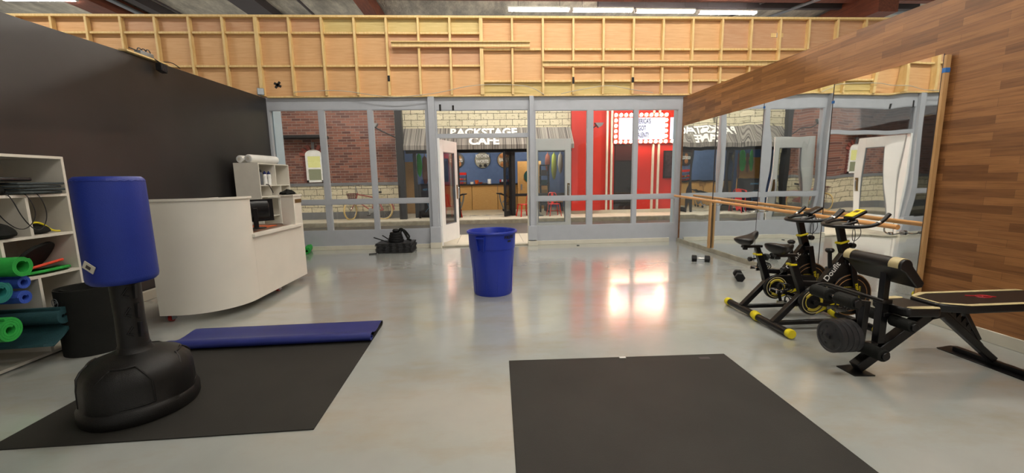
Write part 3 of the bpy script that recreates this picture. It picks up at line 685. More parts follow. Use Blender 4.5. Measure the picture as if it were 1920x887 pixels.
for k in range(12): an = 2*PI*k/12; f.tube([(-.52+.12*math.cos(an), .12*math.sin(an), .67), (-.52+.17*math.cos(an), .17*math.sin(an), .9)], .005, 5)
f.build('basket', M_('basket_maroon', '5e3236', .6), bk)
MB().tube([(.48+.37*math.cos(a_/10), 0, R_+.37*math.sin(a_/10)) for a_ in range(0, 30, 3)], .03, 6).build('mudguard', m_pink, bk)
MB().box(.42, .82, -.06, .06, .68, .695).build('rear_rack', m_pink, bk, smooth=False)
MB().lathe([(0, -.01), (.09, -.01), (.09, .01), (0, .01)], (.08, -.04, .3), 20, R=Matrix.Rotation(PI/2, 3, 'X')).build('chainring', m_chrome, bk)
MB().tube([(.08, -.06, .3), (.02, -.06, .15)], .01, 6).build('crank', m_chrome, bk)
MB().box(-.04, .08, -.14, -.06, .13, .15).build('pedal', m_blk, bk, smooth=False)

# ================================================================== MIRROR WALL
ym = [8.36, 7.13, 5.89, 4.68, 3.53]
names = ['tall mirror panel nearest the corner with the glass front', 'second mirror panel from the glass front corner', 'third mirror panel from the glass front corner', 'tall mirror panel with the wooden edge, nearest the camera']
for k in range(4):
    t = thing('mirror_panel', names[k], 'mirror', (XR, (ym[k]+ym[k+1])/2, .08), 0, 'wall mirror panels')
    h = (ym[k]-ym[k+1])/2-.006
    B(-.035, -.03, -h, h, 0, 2.36).build('mirror_glass', m_mirror, t, smooth=False)
    B(-.03, 0, -h, h, 0, 2.35).build('backing_board', m_edge, t, smooth=False)
    o = B(-.0365, -.029, -h-.004, -h+.0, 0, 2.36).build('panel_edge', m_steel, t, smooth=False)
st(B(XR-.05, XR, 3.55, 8.46, 0, .078).build('baseboard_mirror', m_curb, bevel=.004, smooth=False))
t = thing('edge_board', 'raw wooden strip along the near edge of the mirrors with blue tape', 'board', (XR-.02, 3.50, 0))
B(-.038, .006, -.012, .012, .10, 2.42).build('strip', m_edge, t, bevel=.003, smooth=False)
B(-.040, .004, -.014, .014, 2.27, 2.31).build('blue_tape', m_tape, t, smooth=False)
o = B(XR-.041, XR-.0368, 7.124, 7.136, .08, 2.42).build('joint_strip', m_steel, smooth=False)
tag(o, 'dark thin strip over the joint of the first two mirrors', 'strip')
o = B(XR-.085, XR-.056, 7.10, 7.15, .08, .96).build('wood_prop', m_edge, smooth=False); tag(o, 'brown wooden upright under the barre at the mirrors', 'upright')
for yy, zz, lb in ((5.89, 2.37, 'blue tape tab at the top of the middle mirror joint'), (4.68, 2.22, 'small blue tape tab high on the third mirror joint')):
    tag(B(XR-.040, XR-.0368, yy-.02, yy+.012, zz, zz+.03).build('tape_tab', m_tape, smooth=False), lb, 'tape')
ba = thing('ballet_barre', 'round wooden ballet barre mounted in front of the mirrors', 'barre', (3.86, 5.9, .95))
MB().tube([(0, 2.3, .055), (0, -2.33, -.062)], .024, 16).build('rail', m_oakr, ba)
for yy in (1.24, .0, -1.15, -2.2):
    z = .008+yy*.02
    b_ = MB(); b_.tube(smoothpts([(0, yy, z-.03), (.0, yy, z-.09), (.08, yy, z-.12), (.2, yy, z-.10)], 2), .007, 8); b_.cyl((.185, yy, z-.10), (.20, yy, z-.10), .025, n=14); b_.build('bracket', m_chrome, ba)
    MB().lathe([(0, -.016), (.018, -.012), (.022, 0), (.018, .012), (0, .016)], (.05, yy-.02, z-.10), 12).build('knob', m_chrome, ba)

# ================================================================== CEILING-LEVEL DETAILS IN THE ROOM
t = thing('black_tape_cross', 'black tape cross stuck on the plywood left of centre', 'tape', (-4.1, 8.488, 3.32))
for a in (.5, -.9): MB().obox((0, 0, 0), (.15, .004, .045), Matrix.Rotation(a, 3, 'Y')).build('tape_strip', m_btape, t, smooth=False)
def tape(x, y, z, w_, h, lb): tag(B(x-w_/2, x+w_/2, y-.004, y, z, z+h).build('black_tape', m_btape, smooth=False), lb, 'tape')
tape(sx(10), 8.409, 3.36, .045, .11, 'black tape piece wrapped on a pine stud')
tape(-.95, 8.499, 2.80, .04, .13, 'black tape strip hanging over the transom, left one'); tape(-.69, 8.499, 2.81, .04, .10, 'black tape strip hanging over the transom, right one')
tape(sx(16), 8.409, 3.30, .04, .13, 'dark clip on a stud above the right glass front'); tape(sx(18), 8.409, 3.32, .05, .10, 'dark clip on a stud farther right above the glass front')
MBt = B(5.9, 6.16, 8.486, 8.4935, 4.22, 4.30).build('blue_taped_label', m_stud, smooth=False); tag(MBt, 'small wooden patch with blue tape high on the right plywood', 'patch')
B(6.02, 6.1, 8.483, 8.4859, 4.215, 4.305).build('blue_tape', m_tape, MBt, smooth=False)
def cable(pts, lb): tag(MB().tube(smoothpts(pts, 2), .007, 6).build('cable', m_cable), lb, 'cable')
cable([(-3.75, 8.38, 3.16), (-2.9, 8.38, 3.2), (-2.3, 8.37, 3.10), (-1.8, 8.37, 3.04), (-1.3, 8.37, 3.09), (-.9, 8.38, 3.14), (-.3, 8.38, 3.28), (.45, 8.38, 3.29), (.9, 8.38, 3.24), (1.15, 8.38, 3.09)], 'thin grey cable sagging along the bottom of the plywood at left')
cable([(1.5, 8.38, 3.10), (2.0, 8.38, 3.20), (2.5, 8.38, 3.27), (2.85, 8.38, 3.19), (3.4, 8.38, 3.11)], 'thin grey cable arching above the right glass front')
t = thing('wall_speaker', 'small pale grey box speaker at the top left corner of the glass front', 'speaker', (-4.40, 8.42, 3.11), .5)
B(-.06, .06, -.05, .05, 0, .13).build('case', m_metal, t, bevel=.01); B(-.015, .015, .04, .08, -.05, .05).build('bracket', m_metal, t, smooth=False)
t = thing('junction_box', 'grey electrical box with looping cables on top of the dark wall', 'electrical box', (-4.33, 5.62, 3.005))
B(-.03, .05, -.10, .10, 0.02, .07).build('box', m_metal, t, bevel=.006); B(-.05, .05, -.3, .34, .0, .02).build('base_board', m_stud, t, smooth=False)
for k in range(3): MB().tube([(-.01+k*.02, -.04+k*.04+.035*math.cos(a/3), .07+.04*math.sin(a/3)) for a in range(0, 10)], .006, 6).build('cable_loop', m_blk, t)
t = thing('flood_light', 'small black flood light hanging over the edge of the dark wall', 'lamp', (-4.25, 5.78, 2.985))
MB().prism([(-.05, .0), (.05, -.02), (.045, -.12), (-.055, -.10)], -.035, .04, 'x').build('head', m_blk, t, bevel=.005)
f = MB()
for k in range(5): f.box(.04, .048, -.045+k*.02, -.037+k*.02, -.10, -.02)
f.build('fins', m_steel, t, smooth=False); MB().tube(smoothpts([(0, 0, .0), (-.06, -.1, .07), (-.09, -.35, .09)], 2), .007, 6).build('cable', m_blk, t)
tag(MB().tube(smoothpts([(-4.30, 5.85, 3.02), (-4.27, 6.0, 3.06), (-4.31, 6.2, 3.035)], 2), .006, 6).build('cable', m_blk), 'black lead on the edge of the dark wall beyond the flood light', 'cable')

# ================================================================== LEFT: RECEPTION DESK
dk = thing('reception_desk', 'white curved reception desk on casters with a cut out counter', 'desk', (-3.05, 5.0, 0)); L = dk.location.copy()
xl, xr, yn, yf2, zb, zt = -3.375, -2.69, 4.13, 5.92, .085, 1.245
def path(off=0):
    r = .50-off; pts = [(xl, yn+off)]
    cx, cy = xr-.50, yn+.50
    for i in range(0, 17): an = -PI/2+PI/2*i/16; pts.append((cx+r*math.cos(an), cy+r*math.sin(an)))
    pts.insert(1, (cx-.02, yn+off)); pts.append((xr-off, cy+.02))
    return pts
def wallmesh(pts, z0, z1, t):
    m = MB(); m.strip(pts, t, z0, z1, 'z'); return m
pc = path(.012)
part('curved_panel', wallmesh(pc+[(xr-.012, 4.69)], zb, zt, .024), m_white, dk, L)
part('front_panel', B(xr-.024, xr, 4.691, yf2, zb, .80), m_white, dk, L, smooth=False)
part('end_pillar', MB().box(xr-.17, xr, 5.70, yf2, .801, zt-.02).box(xr-.17, xr-.025, 5.70, yf2, zb, .80), m_white, dk, L, smooth=False, bevel=.002)
part('top_rim', wallmesh([(xl-.012, yn+.008)]+path(.008)+[(xr-.008, 4.70)], zt, zt+.022, .05), m_white, dk, L)
part('side_panel', B(xl, xl+.02, yn+.03, 5.2, zb, zt), m_white, dk, L, smooth=False)
part('pillar_top', B(xr-.19, xr+.012, 5.68, yf2+.012, zt-.02, zt), m_white, dk, L, smooth=False)
part('counter_ledge', B(xr-.06, xr+.035, 4.66, 5.85, .803, .838), m_white, dk, L, smooth=False, bevel=.003)
part('worktop', B(xl+.03, xr-.06, 4.66, 5.9, .80, .835), m_desk, dk, L, smooth=False)
part('bottom_board', B(xl+.05, xr-.05, 4.65, yf2, zb, zb+.02), m_white, dk, L, smooth=False)
part('name_plate', B(xr, xr+.006, 5.74, 5.92, 1.13, 1.18), m_brass, dk, L, smooth=False)
f = MB(); f.box(xr-.45, xr-.17, 5.68, 5.9, .83, .86)
for (x, y) in ((-3.33, 4.22), (-2.80, 5.30), (-3.3, 5.7)):
    c_ = MB(); c_.box(x-.04, x+.04, y-.04, y+.04, .078, .084); c_.box(x-.03, x-.022, y-.03, y+.03, .02, .078); c_.box(x+.022, x+.03, y-.03, y+.03, .02, .078)
    cc = part('caster', c_, m_metal, dk, L, smooth=False)
    part('caster_wheel', MB().cyl((x-.015, y, .035), (x+.015, y, .035), .035, n=18), m_casr, cc, L)
# monitor
mo = thing('computer_monitor', 'black computer monitor seen from behind on the desk worktop', 'monitor', (-2.98, 5.28, .835), math.radians(-38)); mo.scale = (.86, .86, .86)
MB().lathe([(.13, 0), (.13, .012), (0, .016)], sx=1, sy=1).build('base', m_blk2, mo); MB().box(-.015, .02, -.03, .03, .01, .3).build('stand', m_blk2, mo, bevel=.004)
MB().prism([(-.045, .1), (-.02, .1), (-.02, .43), (-.045, .43)], -.27, .27, 'y').build('screen', m_blk2, mo, bevel=.003, smooth=False)
MB().prism([(-.02, .13), (.012, .18), (.012, .36), (-.02, .41)], -.2, .2, 'y').build('back_shell', m_blk2, mo, bevel=.01)
tag(B(-3.2, -2.9, 5.32, 5.62, 0.836, .841).build('orange_folder', m_org, smooth=False), 'flat orange folder on the desk worktop', 'folder')
tag(MB().tube(smoothpts([(-2.95, 4.9, .841), (-2.88, 4.8, .841), (-2.83, 4.95, .841), (-2.85, 5.1, .841), (-2.9, 5.0, .841)], 2), .004, 6).build('cable', m_blk), 'black monitor cable curled on the worktop', 'cable')
m = MB(); m.lathe([(0, .0), (.095, .005), (.09, .025), (.05, .05), (.0, .065)], (-2.80, 5.80, zt), 18, sx=1.1, sy=.9)
random.seed(3); m.v = [(x+random.uniform(-.012, .012), y+random.uniform(-.012, .012), max(zt+.002, z+random.uniform(-.012, .015))) for x, y, z in m.v]
tag(m.build('crumpled_cloth', m_blkf), 'crumpled black cloth on top of the desk pillar', 'cloth')

# hutch
hu = thing('cubby_cabinet', 'white cubby cabinet with desk shelf behind the reception desk', 'cabinet', (-4.02, 7.5, 0))
x0, x1, y0, y1, H = -.20, .20, -.5, .52, 1.75
B(x0, x1, y0, y0+.02, 0, H).build('side_panel', m_shelf, hu, smooth=False); B(x0, x1, y1-.02, y1, 0, H).build('side_panel', m_shelf, hu, smooth=False)
B(x0, x0+.01, y0+.02, y1-.02, 0, H-.02).build('back_panel', m_shelf, hu, smooth=False); B(x0, x1, y0+.02, y1-.02, H-.02, H).build('top_board', m_shelf, hu, smooth=False)
for z in (1.37, 1.18, .84, .45, .08): B(x0+.01, x1, y0+.02, y1-.02, z-.01, z+.01).build('shelf_board', m_shelf, hu, smooth=False)
B(x0+.01, x1, .02, .04, 1.38, H-.02).build('divider', m_shelf, hu, smooth=False)
for y in (-.17, .17): B(x0+.01, x1, y-.01, y+.01, 1.19, 1.36).build('divider', m_shelf, hu, smooth=False)
for z0, z1 in ((.85, 1.17), (.46, .83), (.09, .44)): B(x0+.01, x1, .1, .12, z0, z1).build('divider', m_shelf, hu, smooth=False)
B(x1, x1+.2, y0+.2, y1-.12, 1.155, 1.175).build('desk_shelf', m_white, hu, smooth=False)
B(x1+.16, x1+.19, y0+.22, y0+.25, 0, 1.155).build('leg', m_white, hu, smooth=False)
# rolls on top
def plain_roll(p0, p1, r, mat, lb, name='foam_roller', grp='white rolls on the cubby cabinet', cat='roll'):
    o = MB(); d = Vector(p1)-Vector(p0); o.cyl(p0, p1, r, n=28); c = o.build(name, mat, bevel=.012); tag(c, lb, cat, grp)
    for p, s in ((Vector(p0), -1), (Vector(p1), 1)):
        q = p+d.normalized()*s*.001
        e = MB(); e.cyl(q, q+d.normalized()*s*.002, r*.45, n=20); e.build('core_end', m_shelf, c)
plain_roll((-4.14, 7.05, 1.815), (-4.07, 7.6, 1.815), .062, m_wh, 'white foam roller on the cabinet, the one against the dark wall')
plain_roll((-3.97, 7.0, 1.82), (-3.86, 7.66, 1.82), .068, m_wh, 'white foam roller on the cabinet, the front one')
def bottle(y, body, cap, lb, h=.2, r=.034):
    t = thing('drink_bottle', lb, 'bottle', (-3.90, y, 1.381), 0, 'sports bottles in the top cubby')
    MB().lathe([(0, 0), (r, .0), (r, h*.5), (r*.85, h*.58), (r, h*.66), (r, h*.85), (r*.7, h*.95), (0, h*.95)], n=20).build('body', body, t)
    MB().lathe([(r*.8, h*.92), (r*.8, h*1.05), (r*.35, h*1.1), (r*.3, h*1.2), (0, h*1.2)], n=16).build('cap', cap, t)
m_gb = M_('grey_bottle', '5d6168', .3); m_navy = M_('navy_cap', '1f2c6a', .4)
bottle(7.17, m_gb, m_blk, 'tall grey bottle with black cap in the cubby', .23, .038); bottle(7.32, m_wh, m_navy, 'white bottle with blue cap beside the grey one'); bottle(7.45, m_wh, m_navy, 'white bottle with blue cap, rightmost in the cubby')
bottle(7.09, M_('blue_bottle', '23408c', .3), m_blk, 'narrow dark blue bottle at the left of the cubby', .2, .03)
tag(MB().tube(smoothpts([(-3.83, 7.2, 1.39), (-3.8, 7.24, 1.385), (-3.79, 7.28, 1.3), (-3.79, 7.33, 1.24)], 2), .008, 6).build('strap', m_blk), 'black strap hanging from the bottle cubby', 'strap')
# green rolled thing
t = thing('green_roll', 'green rolled pad lying on the floor behind the desk end', 'roll', (-3.72, 8.30, .07), .3)
MB().strip(spiral(.025, .07, 2.2), .014, -.25, .25, 'y').build('rolled_pad', m_green, t)

# ================================================================== LEFT: WHITE SHELF
sh = thing('cubby_shelf', 'tall white cubby shelf by the dark wall holding rolled mats', 'shelf', (-3.97, 2.9, 0))
fx, bx_ = .25, -.25; ya, yb_ = -1.0, .9; H = 1.665; T = .022
B(bx_, fx, yb_-T, yb_, 0, H).build('side_panel', m_shelf, sh, smooth=False, bevel=.002); B(bx_, fx, ya, ya+T, 0, H).build('side_panel', m_shelf, sh, smooth=False)
B(bx_, bx_+.01, ya+T, yb_-T, .02, H-T).build('back_panel', m_shelf, sh, smooth=False); B(bx_, fx, ya+T, yb_-T, H-T, H).build('top_board', m_shelf, sh, smooth=False)
for z in (1.335, 1.0, .67, .02): B(bx_+.01, fx, ya+T if z != .67 else .352, yb_-T, z-T/2, z+T/2).build('shelf_board', m_shelf, sh, smooth=False)
for y, z0, z1 in ((.56, 1.01, 1.324), (.34, .66, .99), (.55, .03, .66), (-.2, 1.01, 1.324), (-.25, .68, .99), (-.1, .03, .66)): B(bx_+.01, fx, y-T/2, y+T/2, z0+.001, z1-.001).build('divider', m_shelf, sh, smooth=False)
# grey bags / straps on top shelf
gb = thing('folded_grey_pads', 'stack of folded grey fabric pads at the right of the upper cubby', 'pads', (-3.86, 3.55, 1.348))
for k in range(4): MB().obox((.0, .03*(k % 2), .014+k*.024), (.34, .34, .02), Matrix.Rotation(.06*(-1)**k, 3, 'Z')).build('pad', m_gbag, gb, bevel=.008)
def blob(name, lb, loc, s, mat, cat, seed, rz=0):
    random.seed(seed); m = MB(); m.lathe([(0, 0), (.9, .0), (1.0, .25), (.85, .7), (.5, .95), (0, 1)], n=18)
    m.v = [(x*s[0]*(1+random.uniform(-.1, .1)), y*s[1]*(1+random.uniform(-.1, .1)), max(0, z*s[2]*(1+random.uniform(-.15, .15)))) for x, y, z in m.v]
    o = m.build(name, mat); o.location = loc; o.rotation_euler = (0, 0, rz)
    sb = o.modifiers.new('s', 'SUBSURF'); sb.levels = 1; sb.render_levels = 1
    return tag(o, lb, cat)
blob('black_bag', 'black resistance band bag in the middle of the upper cubby', (-3.88, 3.28, 1.348), (.16, .15, .10), m_blkf, 'bag', 1)
blob('black_bag', 'flat black bag in the upper cubby at the picture edge', (-3.9, 2.98, 1.348), (.17, .16, .09), m_blkf, 'bag', 2)
o = B(-3.95, -3.74, 3.26, 3.55, 1.455, 1.485).build('handle_bar_pad', m_blk, bevel=.01); o.location = (0, 0, 0); tag(o, 'flat black pad lying over the bag in the upper cubby', 'pad')
for k, (y0_, w_, dz, lb) in enumerate(((3.20, .28, .29, 'thin black resistance tube looping in front of the cubbies, wider loop'), (3.34, .22, .31, 'thin black resistance tube looping in front of the cubbies, right loop'), (2.95, .2, .15, 'thin black resistance tube drooping from the shelf at the picture edge'))):
    tag(MB().tube(smoothpts([(-3.76, y0_, 1.37), (-3.69, y0_-.01, 1.34), (-3.675, y0_+.03, 1.34-dz*.6), (-3.67, y0_+w_*.55, 1.34-dz), (-3.675, y0_+w_, 1.34-dz*.6), (-3.69, y0_+w_*.9, 1.345), (-3.76, y0_+w_*.85, 1.37)], 3), .0035, 6).build('resistance_tube', m_blk), lb, 'tube')
blob('black_bag', 'black zip bag lying in the left middle cubby', (-3.85, 3.28, 1.012), (.17, .14, .12), m_blkf, 'bag', 4)
yb2 = blob('black_glove', 'black padded glove with yellow strap in the right middle cubby', (-3.88, 3.60, 1.012), (.12, .11, .09), m_blkf, 'glove', 5)
tag(MB().tube(smoothpts([(-3.80, 3.48, 1.09), (-3.78, 3.55, 1.12), (-3.80, 3.63, 1.09), (-3.82, 3.70, 1.03), (-3.80, 3.75, 1.02)], 2), .008, 6).build('yellow_strap', m_yel), 'yellow strap lying over the black glove', 'strap')
# ab mats (rounded pads)
def pad(name, mat, lb, loc, rx, th=.022):
    pts = []
    for i in range(28): a = 2*PI*i/28; pts.append((.15*math.copysign(abs(math.cos(a))**.75, math.cos(a)), .20*math.copysign(abs(math.sin(a))**.75, math.sin(a))))
    m = MB(); m.prism(pts, 0, th, 'z'); o = m.build(name, mat, bevel=.006); o.location = loc; o.rotation_euler = rx; tag(o, lb, 'pad', 'seat pads in the lower cubby')
pad('foam_pad', m_green, 'green rounded foam pad, lowest of the three in the lower cubby', (-3.86, 3.58, .684), (0, -.10, 0))
pad('foam_pad', m_ora, 'orange red rounded foam pad between the green and black ones', (-3.87, 3.56, .715), (.08, -.30, .1))
pad('foam_pad', m_blkf, 'black rounded foam pad on top of the orange one', (-3.85, 3.56, .80), (.2, -.95, .12), .026)
# rolled mats sticking out of the shelf (axis along x)
def rmat(name, mat, y, z, r, x0_, x1_, lb, turns=3, r0=.03, rz=0, tail=None):
    t = thing(name, lb, 'mat', ((x0_+x1_)/2, y, z), rz, 'rolled exercise mats'); hl = (x1_-x0_)/2; th = (r-r0)/turns*.8
    sp = spiral(r0, r-th/2, turns, t0=.7)
    MB().strip(sp, th, -hl, hl, 'x').build('rolled_sheet', mat, t)
    if tail: MB().strip(tail, th, -hl, hl, 'x').build('loose_flap', mat, t)
rmat('rolled_mat', m_green, 3.15, .815, .080, -4.1, -3.53, 'bright green rolled mat, upper one sticking out of the shelf', 3, .045, .1)
rmat('rolled_mat', m_teal, 2.99, .66, .085, -4.1, -3.53, 'teal rolled mat below the upper green roll at the picture edge', 3, .035, .08)
rmat('rolled_mat', m_blf, 3.19, .685, .052, -4.05, -3.57, 'small blue rolled mat, upper of the two blue ones', 2.2, .025, .05)
rmat('rolled_mat', m_blf, 3.18, .57, .056, -4.05, -3.57, 'small blue rolled mat, lower of the two blue ones', 2.4, .022, .05)
rmat('rolled_mat', m_dteal, 3.29, .375, .075, -4.1, -3.45, 'dark teal loosely rolled mat with a drooping flap', 2.2, .02, .1, tail=[(.07, -.02), (.05, -.09), (-.03, -.15), (-.12, -.20), (-.2, -.17)])
rmat('rolled_mat', m_green, 2.97, .38, .095, -4.1, -3.50, 'bright green rolled mat, lowest one sticking out of the shelf', 3.2, .03, .1)
# big black rolled mat standing
t = thing('standing_mat_roll', 'large black mat rolled upright on the floor beside the shelf', 'mat', (-3.46, 3.56, 0))
sp = spiral(.155, .215, 1.6, t0=2.4, n=36)
MB().strip(sp, .012, 0, .56, 'z').build('rolled_sheet', m_blkf, t)
an = -1.9; c_ = Vector((.222*math.cos(an), .222*math.sin(an), .47)); e = MB()
tv = Vector((-math.sin(an), math.cos(an), 0)); ov = Vector((math.cos(an), math.sin(an), 0))
e.tube([c_+ov*(-.0)+tv*(.035*math.cos(2*PI*i/24))+Vector((0, 0, .035*math.sin(2*PI*i/24))) for i in range(24)], .003, 5, True)
e.tube([c_+tv*(.02*math.cos(i/3))*(1-i/24)+Vector((0, 0, .02*math.sin(i/3)*(1-i/24))) for i in range(20)], .003, 5)
e.build('round_logo', M_('grey_print', '62666a', .6), t)

# ================================================================== PUNCH BAG
pb = thing('punching_bag', 'free standing punching bag with blue cylinder on a black base', 'punching bag', (-2.245, 2.53, .012))
def ssup(r, n=64):   # base footprint with slight facets
    return r
m = MB(); nseg = 72
prof = [(.0, .0), (.325, .0), (.335, .02), (.335, .075), (.322, .09), (.316, .10), (.312, .22), (.30, .28), (.262, .325), (.20, .355), (.13, .372), (.118, .39), (.115, .41), (0, .41)]
vv = []
for r, z in prof:
    for i in range(nseg):
        a = 2*PI*i/nseg
        k = 1.0
        if .095 < z < .34 and r > .2:
            g = (a*4/(2*PI)) % 1
            k = 1+.028*(1/(1+math.exp(-(abs(g-.5)-.28)*60)))
        r_ = r*.88 if z < .33 else r*(.88-.18*min(1, (z-.33)/.05)); vv.append((r_*k*math.cos(a), r_*k*math.sin(a), z))
f_ = [(i*nseg+j, i*nseg+(j+1) % nseg, (i+1)*nseg+(j+1) % nseg, (i+1)*nseg+j) for i in range(len(prof)-1) for j in range(nseg)]
m.add(vv, f_); m.build('base', m_pst, pb, bevel=0)
m = MB()
def bp(a, z, e=.003):
    T_ = [(.11, .273), (.22, .270), (.28, .262), (.325, .232), (.345, .195)]
    for (z0_, r0_), (z1_, r1_) in zip(T_, T_[1:]):
        if z <= z1_: break
    rr_ = r0_+(r1_-r0_)*(z-z0_)/(z1_-z0_)+e; return (rr_*math.cos(a), rr_*math.sin(a), z)
for a0 in (-1.15, .42, 1.99, 3.56):
    L_ = [bp(a0-.50, z) for z in (.115, .16, .22, .25)]+[bp(a0-.44, .28), bp(a0-.36, .31)]+[bp(a0+k*.09, .335) for k in range(-3, 4)]+[bp(a0+.36, .31), bp(a0+.44, .28)]+[bp(a0+.50, z) for z in (.25, .22, .16, .115)]+[bp(a0+k*.1, .112) for k in range(4, -5, -1)]
    MB().tube(L_, .007, 8, True).build('moulded_rib', m_pst, pb)
m = MB(); m.lathe([(.084, .38), (.076, .42), (.072, .60), (.075, .85), (.075, .9), (0, .9)], n=36); m.build('neck', m_pst, pb)
f = MB()
for k, z in enumerate((.50, .62, .74)):
    a = -.75; 
    for s_ in (-1, 1):
        p = [(.076*math.cos(a+.0), .076*math.sin(a), z+.04), (.084*math.cos(a-.35), .084*math.sin(a-.35), z), (.08*math.cos(a), .08*math.sin(a), z-.015)]
    f.tube(p, .006, 6)
for k in range(3): z = .47+k*.12; f.beam((.074*math.cos(-.35), .074*math.sin(-.35), z), (.080*math.cos(-.3), .080*math.sin(-.3), z+.09), .018, .018)
f.build('height_latches', m_blk2, pb)
m = MB(); m.lathe([(0, .815), (.148, .815), (.163, .83), (.167, .85), (.165, 1.1), (.163, 1.41), (.159, 1.432), (.145, 1.445), (0, 1.447)], n=56)
bg = m.build('foam_cylinder', m_bag, pb)
MB().tube([(.162*math.cos(2*PI*i/56), .162*math.sin(2*PI*i/56), 1.42+.003*math.sin(i*3)) for i in range(56)], .003, 5, True).build('seam', m_bag, bg)
c_ = Vector((.166*math.cos(-1.75), .166*math.sin(-1.75), .935)); an = -1.75; tv = Vector((-math.sin(an), math.cos(an), 0)); ov = Vector((math.cos(an), math.sin(an), 0))
Rt = Matrix((( tv.x, ov.x, 0), (tv.y, ov.y, 0), (0, 0, 1)))@Matrix.Rotation(.55, 3, 'Y')
MB().obox(c_+ov*.004, (.075, .004, .045), Rt).build('tag', m_cream, bg, smooth=False)
MB().obox(c_+ov*.008, (.03, .002, .018), Rt).build('tag_print', m_steel, bg, smooth=False)
# ================================================================== FLOOR MATS
mt = thing('folded_floor_mat', 'black floor mat folded back to show its blue side under the punching bag', 'mat', (-1.9, 3.0, 0), math.radians(1.6))
MB().strip([(-.84, .004), (.70, .004), (.84, .005), (.868, .018), (.862, .04), (.82, .052)], .007, -.87, .84, 'x').build('mat_sheet', m_mat, mt)
MB().strip(smoothpts([(.82, .054), (.76, .052), (.66, .040), (.57, .040), (.51, .062), (.47, .080), (.425, .076), (.40, .048), (.415, .020), (.455, .012), (.49, .026), (.475, .045)], 2), .006, -.87, .84, 'x').build('blue_flap', m_matb, mt)
m2 = thing('floor_mat', 'plain black rectangular floor mat in the foreground', 'mat', (.95, 1.95, 0), math.radians(-1.2))
MB().box(-.85, .85, -1.0, .985, 0, .009).build('mat_sheet', m_mat, m2, bevel=.003)
MB().box(.62, .70, .90, .935, .0092, .0098).build('mat_tag', m_steel, m2, smooth=False)
tag(B(.98, 1.03, 2.905, 2.925, .0098, .014).build('tape_scrap', m_housing, smooth=False), 'tiny pale scrap at the far edge of the foreground mat', 'scrap')

# ================================================================== TRASH CAN
tc = thing('trash_can', 'large round blue plastic trash can in the middle of the room', 'trash can', (.02, 4.93, 0)); tc.scale = (1.02, 1.02, 1.03)
m = MB(); m.lathe([(0, .0), (.228, .0), (.236, .02), (.262, .55), (.262, .555), (.278, .56), (.284, .735), (.300, .738), (.306, .75), (.300, .765), (.286, .765), (.278, .755), (.272, .56), (.225, .03), (0, .03)], n=64); m.build('body', m_can, tc)
m = MB()
for a in (-2.6, -1.9, -1.35, -.4, .5, 1.6, 2.6):
    m.beam((.238*math.cos(a), .238*math.sin(a), .03), (.264*math.cos(a), .264*math.sin(a), .55), .012, .006, side=(-math.sin(a), math.cos(a), 0))
m.build('ribs', m_can, tc, smooth=False)
for a in (-2.05, 1.1):
    u_ = Vector((math.cos(a), math.sin(a), 0)); s_ = Vector((-math.sin(a), math.cos(a), 0)); m = MB()
    for sg in (-1, 1):
        m.beam(u_*.285+s_*.055*sg+Vector((0, 0, .72)), u_*.272+s_*.035*sg+Vector((0, 0, .55)), .012, .05, side=s_)
    m.beam(u_*.30-s_*.05+Vector((0, 0, .70)), u_*.30+s_*.05+Vector((0, 0, .70)), .02, .025, side=(0, 0, 1)); m.build('handle', m_can, tc, bevel=.003)
def curved_text(s, size, ang, z, rad, par, mat):
    n_ = len(s); st_ = size*.66/rad
    for k, ch in enumerate(s):
        a = ang+(k-(n_-1)/2)*st_; p = (rad*math.cos(a), rad*math.sin(a), z)
        text('lettering', ch, size, mat, par, frame(p, (-math.sin(a), math.cos(a), 0), (0, 0, 1)), .001, .002)
curved_text('BRUTE', .045, -.80, .70, .288, tc, m_blk)
a = -.80; p = Vector((.2855*math.cos(a), .2855*math.sin(a), .655)); MB().obox(p, (.05, .003, .02), Matrix.Rotation(a+PI/2, 3, 'Z')).build('logo_block', m_blk, tc, smooth=False)

# ================================================================== FOAM TILE STACK BY THE WINDOW
fs = thing('foam_tile_stack', 'stack of black interlocking foam tiles by the glass front', 'foam tiles', (-1.9, 8.15, 0))
for k in range(7):
    m = MB(); zz = .012+k*.027; pts = []; n_ = 11; ox = random.uniform(-.015, .015)
    for sd in range(4):
        for j in range(n_):
            t_ = -1+2*j/n_; dd = 1.0 if j % 2 else .93
            q_ = [(t_, -dd), (dd, t_), (-t_, dd), (-dd, -t_)][sd]; pts.append((q_[0]*.36+ox, q_[1]*.24))
    m.prism(pts, zz, zz+.02, 'z'); m.build('foam_tile', m_tilef, fs, smooth=False)
t = thing('black_kettle_weights', 'heap of black round weights and straps on the foam tiles', 'weights', (-1.9, 8.15, .201))
for k in range(4): MB().lathe([(0, 0), (.15-k*.012, .0), (.155-k*.012, .02), (.15-k*.012, .045), (0, .045)], (.0, 0, k*.047), 24).build('disc', m_rub, t)
MB().lathe([(.05, 0), (.07, .03), (.05, .06), (0, .06)], (0, 0, .19), 16).build('cap', m_rub, t)
MB().tube(smoothpts([(.05, 0, .2), (.12, -.02, .28), (.19, 0, .15), (.24, 0, .04), (.3, -.03, .02)], 2), .022, 8).build('strap', m_blkf, t)
MB().tube(smoothpts([(.1, 0, .2), (.16, 0, .25), (.25, .02, .12), (.27, .0, .08), (.22, -.03, .03)], 2), .018, 8).build('strap', m_blkf, t)
